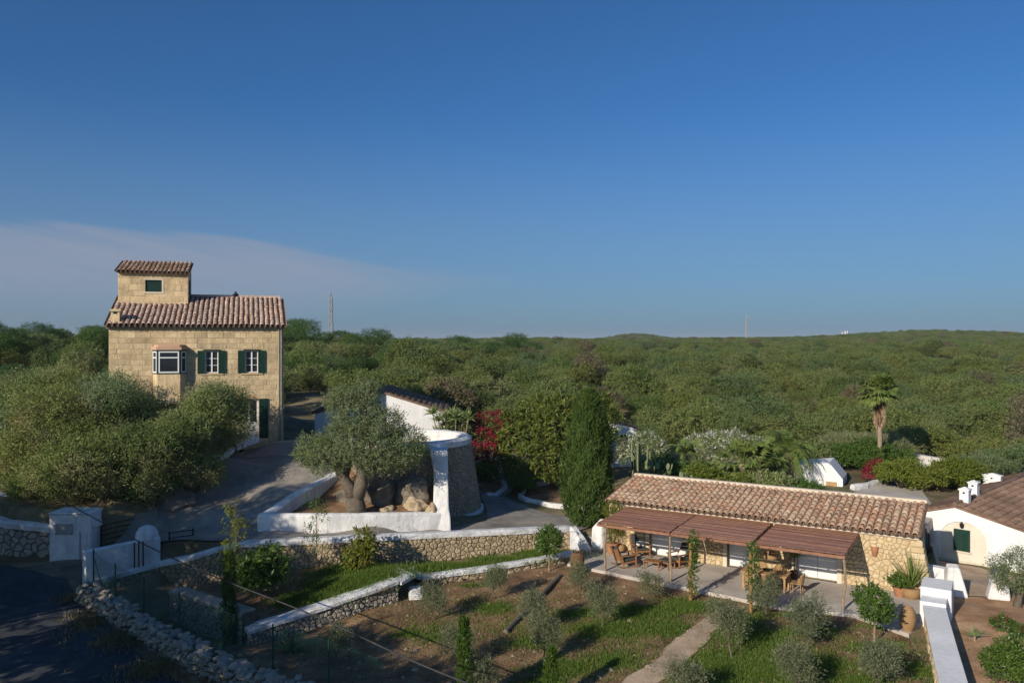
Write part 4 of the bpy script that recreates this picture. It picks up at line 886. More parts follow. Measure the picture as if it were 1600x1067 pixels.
for (a, b, c, d) in doors:
    n = 2 if b - a > 1.3 else 1; D = empty('door', (a, .3, c)); D.parent = G; w = (b - a) / n
    for k in range(n):
        x0 = k * w + .01; x1 = (k + 1) * w - .01
        MB().box(x0, x1, 0, .06, 0, .98).build('lower_panel', M['door'], D)
        MB().box(x0, x0 + .09, 0, .06, .98, 2.06).box(x1 - .09, x1, 0, .06, .98, 2.06).box(x0 + .09, x1 - .09, 0, .06, 1.94, 2.06).box((x0 + x1) / 2 - .02, (x0 + x1) / 2 + .02, 0, .06, .98, 1.94).box(x0 + .09, x1 - .09, 0.003, .063, 1.44, 1.48).build('door_frame', M['door'], D)
        for i in range(2):
            for j in range(2):
                u0 = x0 + .1 if i == 0 else (x0 + x1) / 2 + .03; u1 = (x0 + x1) / 2 - .03 if i == 0 else x1 - .1
                MB().box(u0, u1, .02, .035, (.99, 1.49)[j], (1.43, 1.93)[j]).build('pane', M['glass'], D)
    MB().box(a - .2, a, -.05, .44, 0, 2.12).build('jamb', M['cream'], G, bevel=.015); MB().box(b, b + .2, -.05, .44, 0, 2.12).build('jamb', M['cream'], G, bevel=.015)
    MB().box(a - .2, b + .2, -.045, .3, 2.123, 2.29).build('lintel', M['cream'], G)
MB().box(-.05, GL + .05, -.10, .0, 2.31, 2.47).build('eave_band', M['limemortar'], G, bevel=.02)
mb = MB(); mb.v = [(GL - .02, -.04, 2.3), (GL + .12, -.04, 2.3), (GL + .55, -.06, -.2), (GL - .02, -.06, -.2), (GL - .02, .8, 2.3), (GL + .12, .8, 2.3), (GL + .55, .9, -.2), (GL - .02, .9, -.2)]
mb.f = [(0, 1, 2, 3), (4, 5, 6, 7), (0, 1, 5, 4), (1, 2, 6, 5), (2, 3, 7, 6), (3, 0, 4, 7)]; mb.build('battered_corner', M['rubble'], G)
for k in range(9):
    z = .02 + k * .25; x1 = GL + .52 - .42 * z / 2.3; q = MB().box(x1 - rnd.uniform(.35, .55), x1 + .02, -.1, .3, z, z + .235).build('quoin', M['rubble'], G, bevel=.025)
rf = MB(); rf.v = [(-.1, -.28, 2.46), (GL + .1, -.28, 2.46), (GL + .1, 3.6, 3.18), (-.1, 3.6, 3.18)]; rf.v += [(x, y, z + .08) for x, y, z in rf.v]; rf.f = [(0, 1, 2, 3), (4, 5, 6, 7), (0, 1, 5, 4), (1, 2, 6, 5), (2, 3, 7, 6), (3, 0, 4, 7)]
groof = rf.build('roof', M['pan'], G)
tile_roof(groof, -.05, GL + .05, .29, -.36, 2.47, 3.5, 3.19, 9, M['tile'], gw, 300, lift=.05)
MB().box(-.1, GL + .1, 3.42, 3.75, 3.05, 3.36).build('ridge_mortar', M['limemortar'], groof, bevel=.04)
wl = empty('wall_sconce', gw(Vector((12.3, -.05, 1.42))), gr, 'small terracotta sconce on the guesthouse wall', 'lamp')
MB().lathe([(.09, 0), (.17, .42), (.15, .42), (.07, .03)], 10).build('shade', M['terracotta'], wl); MB().box(-.05, .05, 0, .12, .1, .25).build('bracket', M['iron'], wl)
# ---- pergola
PG = empty('pergola', gw(Vector((6.45, -1.8, 0))), gr, 'three bay pergola of brown cane panels on rustic posts over the patio', 'pergola')
for a in (1.1, 4.62, 8.22):
    x0 = a - 6.45; x1 = x0 + 3.48; yb, yf = 1.72, -1.9
    pn = empty('cane_panel', ((x0 + x1) / 2, 0, 0)); pn.parent = PG; hw_ = (x1 - x0) / 2; n = 27
    for k in range(n):
        t = (k + .5) / n; y = yf + (yb - yf) * t; z = 2.20 + .12 * t + rnd.uniform(-.008, .008); wd = (yb - yf) / n * rnd.uniform(.86, .97)
        MB().box(-hw_ + rnd.uniform(0, .03), hw_ - rnd.uniform(0, .03), y - wd / 2, y + wd / 2, z, z + .018, Matrix.Rotation(rnd.uniform(-.003, .003), 4, 'Z') @ Matrix.Rotation(rnd.uniform(-.004, .004), 4, 'Y')).build('slat', M['cane'], pn)
    for x in (-hw_ + .04, 0, hw_ - .04): MB().bar((x, yf, 2.13), (x, yb, 2.25), .07, .1).build('rafter', M['cane'], pn)
    MB().box(-hw_, hw_, yf - .05, yf + .03, 2.06, 2.17).build('fascia', M['cane'], pn)
for s, j in ((1.45, .03), (4.55, .05), (8.15, .05), (11.65, .03)):
    p = [(s - 6.45 + rnd.uniform(-.04, .04), -1.78 + rnd.uniform(-.03, .03), z) for z in (0.02, .5, 1.0, 1.6, 2.12)]; MB().tube(p, [.06, .055, .06, .05, .05], 7).build('post', M['post'], PG)

# ---- white building on the right
wl_ = (21.64, 41.80, -.81); wr = R(-46.4); WB = empty('white_farm_building', wl_, wr, 'white gabled farm building with an arched recess and old brown roof', 'house'); WB.scale = (1.09,) * 3; wwd = framer(wl_, wr)
zg = lambda x: 2.16 + (2.58 - 2.16) * x / 1.35 if x < 1.35 else 2.58 - .238 * (x - 1.35)
XE, DW = 8.0, 14.0
mb = MB(); mb.quad((0, 0, -.3), (XE, 0, -.3), (XE, 0, zg(XE)), (1.35, 0, zg(1.35)), (0, 0, zg(0))); mb.quad((0, 0, -.3), (0, DW, -.3), (0, DW, zg(0)), (0, 0, zg(0))); mb.quad((XE, 0, -.3), (XE, DW, -.3), (XE, DW, zg(XE)), (XE, 0, zg(XE))); mb.quad((0, DW, -.3), (XE, DW, -.3), (XE, DW, zg(XE)), (1.35, DW, zg(1.35)), (0, DW, zg(0)))
mb.build('wall', M['whitew'], WB)
ac, ahw, asp_, atop = 1.72, 1.0, .95, 1.98
arc = [(ac - ahw, .05)] + [(ac - ahw * math.cos(math.pi * k / 14), asp_ + (atop - asp_) * math.sin(math.pi * k / 14) ** .8) for k in range(15)] + [(ac + ahw, .05)]
MB().prism(arc, -.012, .0).build('arch_recess', M['arch'], WB)
mb = MB(); n = len(arc); out_ = [(ac + (x - ac) * 1.24, z * 1.0 if z < .1 else asp_ + (z - asp_) * 1.2) for x, z in arc]
for (P, Q) in ((arc, out_),):
    k0 = len(mb.v); mb.v += [(x, -.012, z) for x, z in P] + [(x, -.075, z) for x, z in P] + [(x, -.075, z) for x, z in Q] + [(x, -.0, z) for x, z in Q]
    for r_ in range(3):
        for i in range(n - 1): mb.f.append((k0 + r_ * n + i, k0 + r_ * n + i + 1, k0 + (r_ + 1) * n + i + 1, k0 + (r_ + 1) * n + i))
mb.build('arch_moulding', M['whitew'], WB)
gwn = empty('green_window', (ac - .05, -.03, .62)); gwn.parent = WB
MB().box(-.34, .34, -.03, .015, 0, 1.0).build('frame', M['green'], gwn); shutter(WB, ac - .39, ac - .13, .64, 1.60, -.06); shutter(WB, ac - .09, ac + .28, .64, 1.60, -.08)
MB().box(-.42, .42, -.06, .02, -.08, -.003).build('sill', M['cream'], gwn)
ln = empty('wall_lantern', wwd(Vector((ac - .04, -.12, 1.70)) * 1.09), wr, 'small iron lantern above the green window in the arch', 'lamp')
MB().lathe([(.02, 0), (.08, .03), (.11, .2), (.05, .27), (.01, .34)], 6).build('lantern_body', M['iron'], ln); MB().bar((0, 0, .3), (0, .14, .3), .02).build('bracket', M['iron'], ln)
MB().box(-.05, XE, -.10, .0, -.3, .16).build('plinth', M['cream'], WB)
rr_ = MB(); ov = .06
rr_.v = [(-.2, -ov, zg(0) - .02), (1.35, -ov, zg(1.35) + .02), (XE + .2, -ov, zg(XE) - .02), (-.2, DW, zg(0) - .02), (1.35, DW, zg(1.35) + .02), (XE + .2, DW, zg(XE) - .02)]; rr_.v += [(x, y, z + .09) for x, y, z in rr_.v]
rr_.f = [(0, 1, 4, 3), (1, 2, 5, 4), (6, 7, 10, 9), (7, 8, 11, 10), (0, 1, 7, 6), (1, 2, 8, 7), (3, 4, 10, 9), (4, 5, 11, 10), (0, 3, 9, 6), (2, 5, 11, 8)]
wroof = rr_.build('roof', M['oldtile'], WB)
def side_tiles(parent, xa, za, xb, zb, y0, y1, pitch, rows, mt):        # tiles running down along local x, joined: too small to pick apart
    g = tile_mesh(pitch, math.hypot(xb - xa, zb - za) / rows * 1.15, mt); n = round((y1 - y0) / pitch); rest = MB(); th = math.atan2(zb - za, abs(xb - xa)); flip = xb < xa
    for c in range(n):
        for r in range(rows):
            t = r / rows; q = Vector((xa + (xb - xa) * t, y0 + (c + .5) * (y1 - y0) / n, za + (zb - za) * t + .1 + rnd.uniform(-.01, .01)))
            Mx = Matrix.Translation(q) @ Matrix.Rotation(R(90 if flip else -90) + rnd.uniform(-.04, .04), 4, 'Z') @ Matrix.Rotation(th - .03 + rnd.uniform(-.02, .02), 4, 'X'); m_ = MB(); m_.v = [tuple(Mx @ Vector(v)) for v in g.v]; m_.f = g.f; rest.add(m_)
    tag(rest.build('tiles', mt, parent, smooth=True), kind='stuff')
side_tiles(wroof, XE + .2, zg(XE) - .02, 1.4, zg(1.35) + .02, 0, DW, .25, 20, M['oldtile']); side_tiles(wroof, -.2, zg(0) - .02, 1.3, zg(1.35) + .02, 0, DW, .25, 4, M['oldtile'])
MB().tube([(1.35, y, zg(1.35) + .17) for y in np.arange(0, DW, .5)], .1, 8).build('ridge_tiles', M['oldtile'], wroof)
for (x, y, h, w_) in ((1.46, 1.1, .72, .2), (1.25, 3.1, .78, .2), (.25, 9.8, .55, .45)):
    c_ = empty('chimney', (x, y, zg(x) + .02)); c_.parent = WB
    MB().box(-w_, w_, -.2, .2, 0, h).build('stack', M['whitew'], c_, bevel=.01)
    mb = MB(); mb.v = [(-w_ - .04, -.24, h), (w_ + .04, -.24, h), (w_ + .04, .24, h), (-w_ - .04, .24, h), (-w_ - .04, -.24, h + .05), (w_ + .04, -.24, h + .05), (w_ + .04, .24, h + .05), (-w_ - .04, .24, h + .05), (0, 0, h + .16)]; mb.f = [(0, 1, 2, 3), (0, 1, 5, 4), (1, 2, 6, 5), (2, 3, 7, 6), (3, 0, 4, 7), (4, 5, 8), (5, 6, 8), (6, 7, 8), (7, 4, 8)]; mb.build('cap', M['whitew'], c_)
    MB().box(-.05, .05, -.207, -.15, h - .16, h - .08).build('vent', M['dark'], c_)
# ---- shed behind the tower
sl = (-14.0, 56.5, 2.6); SH = empty('white_shed', sl, R(4), 'white gable shed with a brown roof behind the big olive tree', 'house')
MB().prism([(0, -1), (9.3, -1), (9.3, 2.75), (4.7, 4.2), (0, 2.75)], 0, 7).build('wall', M['whitew'], SH)
rs = MB(); rs.v = [(-.2, -.15, 2.72), (4.7, -.15, 4.25), (9.5, -.15, 2.72), (-.2, 7.2, 2.72), (4.7, 7.2, 4.25), (9.5, 7.2, 2.72)]; rs.v += [(x, y, z + .1) for x, y, z in rs.v]; rs.f = rr_.f
rs = rs.build('roof', M['oldtile'], SH); side_tiles(rs, 9.5, 2.75, 4.75, 4.26, -.1, 7.1, .27, 12, M['oldtile']); side_tiles(rs, -.2, 2.75, 4.65, 4.26, -.1, 7.1, .27, 12, M['oldtile'])
# ---- walls and small white structures behind
def white_wall(name, pts, h, thick, label, mt='white', cat='wall'):
    b = (pts[0][0], pts[0][1], pts[0][2]); B = Vector(b); o = sweep(densify([tuple(Vector(p) - B) for p in pts], 1.0, 0, .02), lambda i: [(-thick / 2, -.5), (-thick / 2, h), (thick / 2, h + .03), (thick / 2, -.5)]).build(name, M[mt], None, b, bevel=.02); return tag(o, label, cat)
white_wall('courtyard_wall', [(-3.4, 54.2, 1.0), (-1.2, 54.6, .9), (.6, 56.8, .9)], 1.5, .4, 'white courtyard wall behind the bougainvillea')
def kerb(name, pts, label, w=.3, h=.22): 
    return tag(sweep(densify(pts, .35, 0, .01), coping_sec(w, h)).build(name, M['cap']), label, 'kerb')
def draped(px): return [(x, y, hz(x, y)) for x, y in px]
kerb('flower_bed_kerb', draped([(-1.6, 49.6), (-1.0, 50.2), (-.4, 51.6), (-.6, 53.4)]), 'white kerb of the bed below the bougainvillea')
kerb('magnolia_bed_kerb', draped([(2.4, 53.5), (.9, 52.2), (.5, 50.2), (1.0, 48.6), (2.3, 47.5), (4.2, 46.8), (6.2, 46.6)]), 'curved white kerb round the broad leaved tree bed')
sheet('magnolia_bed', [(2.6, 53.2), (1.2, 52), (.8, 50.2), (1.3, 48.8), (2.5, 47.8), (6.2, 46.9), (7, 52)], M['garden'], .08, .6); sheet('flower_bed', [(-2, 49.6), (-.9, 50.4), (-.6, 53.4), (-3.2, 54), (-4, 52)], M['garden'], .1, .6)
a = on_ray(955, 700, 58); cot = empty('white_cottage', (a.x - 1.6, 58, 1.0), R(10), 'small white cottage mostly hidden behind the cypress', 'house')
MB().prism([(0, -.5), (3.6, -.5), (3.6, 3.1), (1.8, 3.6), (0, 3.1)], 0, 4).build('wall', M['whitew'], cot); MB().prism([(-.15, 3.07), (1.8, 3.62), (3.75, 3.07), (3.75, 3.2), (1.8, 3.76), (-.15, 3.2)], -.1, 4.1).build('roof', M['oldtile'], cot)
MB().box(2.35, 2.9, -.03, .05, 1.9, 2.7).build('window', M['dark'], cot)
a = on_ray(1237, 765, 52); hut = empty('white_hut', (a.x, 52, 1.0), R(-28), 'low white hut with sloping roof slab beyond the guesthouse roof', 'house')
MB().prism([(0, -.4), (3.1, -.4), (3.1, .75), (2.3, 1.75), (.2, 1.45), (0, 1.3)], 0, 2.6).build('wall', M['whitew'], hut); MB().box(2.1, 2.75, -.04, .02, .02, .55).build('door', M['palewood'], hut)
a = on_ray(1205, 755, 51.5); tag(MB().prism([(0, -.4), (1.2, -.4), (1.2, .9), (.9, 1.1), (.3, 1.1), (0, .8)], 0, .5).build('white_garden_block', M['white'], None, (a.x, 51.5, 1.0)), 'white garden block half hidden behind the low palms', 'wall')
slab('grey_terrace', [tuple(on_plane(p[0], p[1], 1.28)[:2]) for p in ((1335, 768), (1378, 757), (1440, 766), (1465, 800), (1440, 830), (1330, 800))], .8, 1.32, M['patio'], kind='structure')
kerb('terrace_kerb', [(*on_plane(p[0], p[1], 1.5)[:2], 1.3) for p in ((1332, 760), (1352, 758), (1374, 752))], 'white kerb on the far edge of the grey terrace', .35, .35)
kerb('terrace_front_kerb', [(*on_plane(p[0], p[1], 1.4)[:2], 1.26) for p in ((1300, 770), (1345, 777), (1392, 786))], 'white kerb on the near edge of the grey terrace', .3, .25)
p0 = on_ray(1394, 703, 62); p1 = on_ray(1502, 722, 58); white_wall('boundary_wall', [(p0.x, p0.y, p0.z - 1.7), ((p0.x + p1.x) / 2, (p0.y + p1.y) / 2, (p0.z + p1.z) / 2 - 1.7), (p1.x, p1.y, p1.z - 1.7)], 1.7, .4, 'weathered pale boundary wall beyond the tall fan palm', 'farwall')
a = on_ray(1437, 745, 55); tag(MB().lathe([(.42, 0), (.42, 1.0), (.34, 1.15), (.05, 1.2)], 8).build('white_gatepost', M['white'], None, (a.x, 55, a.z - .1)), 'stubby white gatepost among the bushes below the boundary wall', 'pillar')
# ------------------------------------------------------------------ patio furniture
def lounge_chair(loc, rz, label, pillow=False):
    t = empty('lounge_chair', loc, rz, label, 'chair', 'wooden lounge chairs on the patio')     # faces local -y
    for x in (-.34, .34):
        MB().tube([(x, -.48, .05), (x, -.1, .02), (x, .4, .06), (x, .62, .14)], .028, 5).build('runner', M['wood'], t)
        MB().bar((x, -.36, .03), (x, -.33, .58), .05, .06).build('front_leg', M['wood'], t); MB().bar((x, .3, .05), (x, .42, .62), .05, .06).build('rear_leg', M['wood'], t)
        MB().bar((x, -.46, .59), (x, .45, .55), .09, .035).build('armrest', M['wood'], t); MB().bar((x, -.36, .30), (x, .38, .22), .04, .07).build('side_rail', M['wood'], t)
    MB().bar((-.34, -.36, .3), (.34, -.36, .3), .04, .08).build('front_rail', M['wood'], t)
    for k in range(5): z = .34 + k * .12; MB().bar((-.32, .42 + k * .055, z), (.32, .42 + k * .055, z), .025, .07).build('back_slat', M['wood'], t)
    for x in (-.32, .32): MB().bar((x, .36, .24), (x, .66, .92), .05, .05).build('back_post', M['wood'], t)
    MB().box(-.3, .3, -.38, .34, .30, .42, Matrix.Rotation(-.08, 4, 'X')).build('seat_cushion', M['cushion'], t, bevel=.04, seg=2)
    MB().box(-.3, .3, -.06, .07, 0, .64, Matrix.Translation((0, .34, .36)) @ Matrix.Rotation(-.42, 4, 'X')).build('back_cushion', M['cushion'], t, bevel=.04, seg=2)
    if pillow:
        p = MB().box(-.2, .2, -.05, .05, 0, .28, Matrix.Translation((.05, .1, .44)) @ Matrix.Rotation(-.75, 4, 'X')).build('throw_pillow', M['pillow'], None, loc, (0, 0, rz), bevel=.045, seg=2)
        tag(p, 'white throw pillow on the ' + label.split(' lounge')[0].replace('wooden ', '') + ' chair', 'pillow')
    return t
C1 = on_plane(978, 884, .04); C2 = on_plane(1001, 868, .04); C3 = on_plane(1066, 886, .04)
lounge_chair(C1, R(112), 'wooden lounge chair nearest the patio edge, turned away to the right')
lounge_chair(C2, R(12), 'rear lounge chair facing the camera in front of the first door', True)
lounge_chair(C3 + Vector((-.1, .3, 0)), R(-52), 'wide angled lounge chair behind the second pergola post', True)
ft = empty('footstool', C3 + Vector((-.75, -.15, 0)), R(-52), 'slatted wooden footstool with a dark pad before the angled chair', 'stool')
for x in (-.28, .28):
    for y in (-.22, .22): MB().bar((x, y, 0), (x, y, .3), .05).build('leg', M['wood'], ft)
MB().box(-.32, .32, -.26, .26, .28, .34).build('frame', M['wood'], ft, bevel=.01); MB().box(-.3, .3, -.24, .24, .343, .42).build('pad', M['cushion'], ft, bevel=.03)
ct = empty('coffee_table', on_plane(1020, 888, .04), R(-32), 'small low wooden table between the lounge chairs', 'table')
MB().box(-.4, .4, -.25, .25, .34, .38).build('table_top', M['wood'], ct, bevel=.01)
for x in (-.35, .35):
    for y in (-.2, .2): MB().bar((x, y, 0), (x, y, .34), .045).build('leg', M['wood'], ct)
DT = Vector((10.75, 33.72, .04))
dt = empty('dining_table', DT, R(-31.5), 'pale wooden dining table under the hanging basket lamp', 'table')
for k in range(6): MB().box(-.95, .95, -.45 + k * .15, -.45 + k * .15 + .145, .70, .74).build('plank', M['palewood'], dt)
MB().box(-.88, .88, -.38, .38, .62, .70).build('apron', M['palewood'], dt)
for x in (-.85, .85):
    for y in (-.36, .36): MB().bar((x, y, 0), (x, y, .62), .075).build('leg', M['palewood'], dt)
def wicker_chair(x, y, rz, label):
    p = DT + Vector((x * .8527 + y * .5225, -x * .5225 + y * .8527, 0)); t = empty('wicker_chair', p, R(-31.5) + rz, label, 'chair', 'wicker chairs at the dining table')
    MB().box(-.24, .24, -.23, .23, .41, .46).build('seat', M['wicker'], t, bevel=.02)
    mb = MB()
    for i in range(9):
        a = math.pi * (i / 8); mb.v += [(-.26 * math.cos(a), .08 + .2 * math.sin(a), .44), (-.29 * math.cos(a), .1 + .24 * math.sin(a), .66 + .2 * math.sin(a))]
    for i in range(8): mb.f.append((2 * i, 2 * i + 2, 2 * i + 3, 2 * i + 1))
    o = mb.build('backrest', M['wicker'], t); so = o.modifiers.new('t', 'SOLIDIFY'); so.thickness = .035
    for sx in (-.2, .2):
        for sy in (-.19, .19): MB().bar((sx * 1.08, sy * 1.08, 0), (sx, sy, .42), .035).build('leg', M['wicker'], t)
wicker_chair(.3, -.62, R(180), 'wicker chair with its back to the camera at the dining table'); wicker_chair(-.45, -.6, R(175), 'wicker chair half hidden behind the vine post at the table')
wicker_chair(-.4, .68, 0, 'wicker chair on the wall side of the table, left of the pair'); wicker_chair(.42, .7, R(5), 'wicker chair on the wall side of the table, beside the last door'); wicker_chair(1.25, .05, R(-90), 'wicker chair at the right end of the dining table')
bl = empty('table_bowl', DT + Vector((.05, 0, .74)), 0, 'dark leafy centrepiece bowl on the dining table', 'bowl'); MB().lathe([(.08, 0), (.2, .09), (.18, .09), (.06, .02)], 12).build('bowl', M['iron'], bl)
p = on_ray(1204, 871, 34.2); lp = empty('basket_lamp', (p.x, 34.2, p.z), 0, 'round wicker basket lamp hanging over the dining table', 'lamp')
MB().lathe([(.29, 0), (.27, .18), (.14, .27), (.04, .29)], 16, cap=False).build('shade', M['wicker'], lp).modifiers.new('t', 'SOLIDIFY').thickness = .02; MB().tube([(0, 0, .28), (0, 0, 2.2 - p.z)], .012, 5).build('cord', M['iron'], lp)

# ------------------------------------------------------------------ foliage
def unit(v): return v / (np.linalg.norm(v, axis=1, keepdims=True) + 1e-9)
def leaves(P, A, Ln, Wd, rg, Nh=None):
    n = len(P); S = unit(np.cross(A, unit(rg.normal(size=(n, 3))) if Nh is None else Nh)); Ln = np.broadcast_to(Ln, (n,))[:, None]; Wd = np.broadcast_to(Wd, (n,))[:, None]
    V = np.empty((n, 4, 3)); V[:, 0] = P; V[:, 1] = P + A * Ln * .45 + S * Wd / 2; V[:, 2] = P + A * Ln; V[:, 3] = P + A * Ln * .45 - S * Wd / 2
    return V.reshape(-1, 3), np.arange(n * 4).reshape(n, 4)
def lobed(lobes, n, rg, inner=.2, low=-.35):
    C = np.array([l[0] for l in lobes], float); Rr = np.array([l[1] if hasattr(l[1], '__len__') else (l[1],) * 3 for l in lobes], float)
    w = (Rr.prod(1)) ** (2 / 3); out_p = []; out_d = []; got = 0
    while got < n:
        k = rg.choice(len(lobes), n * 2, p=w / w.sum()); d = unit(rg.normal(size=(n * 2, 3))); keep = d[:, 2] > low + rg.uniform(-.3, .3, n * 2); k = k[keep]; d = d[keep]
        f = 1 + .16 * np.sin(d[:, 0] * 5 + k) * np.sin(d[:, 1] * 6 + 2 * k) + .12 * np.sin(d[:, 2] * 9 + k * 3 + d[:, 0] * 7)
        rad = (1 - np.abs(rg.normal(0, inner, len(k)))).clip(.25, 1.08); P = C[k] + d * Rr[k] * (rad * f)[:, None]
        q = np.full(len(k), 9.0)
        for j in range(len(lobes)):
            t = (((P - C[j]) / Rr[j]) ** 2).sum(1) ** .5; q = np.minimum(q, np.where(k == j, 9, t))
        ok = (q > .72) | (rg.random(len(k)) < .12); out_p.append(P[ok]); out_d.append(d[ok]); got += ok.sum()
    return np.vstack(out_p)[:n], np.vstack(out_d)[:n]
def foliage(name, lobes, nspr, per, L_, W_, mt, seed, spl=.3, droop=0.0, inner=.2, spread=.75, low=-.35, up=0.0):
    rg = np.random.default_rng(seed); P, D = lobed(lobes, nspr, rg, inner, low)
    A = unit(D + rg.normal(0, .55, D.shape) + np.array([0, 0, up - droop])); t = rg.random((nspr, per)); sl = spl * rg.uniform(.6, 1.3, (nspr, 1))
    pos = P[:, None, :] + A[:, None, :] * (t * sl)[:, :, None] + rg.normal(0, spl * .13, (nspr, per, 3))
    ax = unit((A[:, None, :] * .8 + rg.normal(0, spread, (nspr, per, 3)) + np.array([0, 0, -droop * .5])).reshape(-1, 3)); pos = pos.reshape(-1, 3)
    nh = unit(np.repeat(D, per, 0) + np.array([0, 0, .25]) + rg.normal(0, .45, (len(pos), 3)))
    V, F = leaves(pos, ax, L_ * rg.uniform(.6, 1.25, len(pos)), W_ * rg.uniform(.7, 1.2, len(pos)), rg, nh)
    return np_mesh(name, V, F, mt)
def limbs(base, lobes, r0, seed, seg=6, fork=.35, wob=.12, n=None, zf=.25):
    r = random.Random(seed); mb = MB(); base = Vector(base); top = Vector(np.mean([l[0] for l in lobes], 0)); f = base.lerp(top, fork); f.z = base.z + (top.z - base.z) * fork
    f += Vector((r.uniform(-wob, wob), r.uniform(-wob, wob), 0)); m = base.lerp(f, .5) + Vector((r.uniform(-wob, wob), r.uniform(-wob, wob), 0))
    mb.tube([base - Vector((0, 0, .25)), base + Vector((0, 0, .05)), m, f], [r0 * 1.5, r0 * 1.2, r0, r0 * .85], seg)
    for l in (lobes if n is None else lobes[:n]):
        c = Vector(l[0]); k = f.lerp(c, .5) + Vector((r.uniform(-1, 1), r.uniform(-1, 1), r.uniform(0, .6))) * (c - f).length * .14; mb.tube([f - Vector((0, 0, r0)), k, c], [r0 * .65, r0 * .4, r0 * .14], 5)
    return mb
def crown_lobes(w, h, z0, n, seed, flat=.8, rs=(.3, .58)):
    r = random.Random(seed); L_ = [((0, 0, z0 + h * .5), (w * .36, w * .36, h * .42))]
    for i in range(n):
        a = 2 * math.pi * (i + r.uniform(-.3, .3)) / n; d = w * .5 * r.uniform(.38, .8); z = z0 + h * r.uniform(.2, .84); rr = w * .5 * r.uniform(*rs); L_.append(((d * math.cos(a), d * math.sin(a), z), (rr, rr, min(rr * flat, h * .4))))
    return L_
def tree(name, label, loc, w, h, ztr, nl, nspr, per, L_, W_, mt, seed, group=None, tr=.12, cat='tree', bark='bark', parts=('crown', 'trunk'), rs=(.3, .58), **kw):
    t = empty(name, loc, 0, label, cat, group); lb = crown_lobes(w, h - ztr, ztr, nl, seed, rs=rs); fk = {k: v for k, v in kw.items()}
    link(parts[0], foliage(name + '_' + parts[0], lb, nspr, per, L_, W_, M[mt], seed, **fk), t)
    limbs((0, 0, 0), lb, tr, seed, fork=max(.25, ztr / h)).build(parts[1], M[bark], t, smooth=True); return t
# prototypes of the woodland trees
SC = []
for i in range(6):
    w = (5.2, 4.4, 6.0, 4.8, 5.6, 4.6)[i]; h = (4.4, 4.0, 4.6, 4.8, 4.0, 5.0)[i]
    SC.append(dict(w=w, crown=foliage('scrub_crown', crown_lobes(w, h - .5, .5, 8, 200 + i), 1500, 7, .17, .09, M['l_dry'] if i == 5 else M['l_scrub'], 300 + i, spl=.34, low=-.6, inner=.11), trunk=limbs((0, 0, 0), crown_lobes(w, h - .5, .5, 8, 200 + i), .14, i).mesh('scrub_trunk', M['bark'])))
PN = []
for i in range(2):
    lb = [((rnd.uniform(-1.2, 1.2), rnd.uniform(-1.2, 1.2), 4.2 + rnd.uniform(-.5, .9)), (1.5, 1.5, .9)) for _ in range(6)] + [((0, 0, 4.6), (1.6, 1.6, 1.1))]
    PN.append(dict(w=5, crown=foliage('pine_crown', lb, 1300, 8, .2, .05, M['l_pine'], 400 + i, spl=.4, low=-.9), trunk=limbs((0, 0, 0), lb, .16, 30 + i, fork=.6).mesh('pine_trunk', M['bark'])))
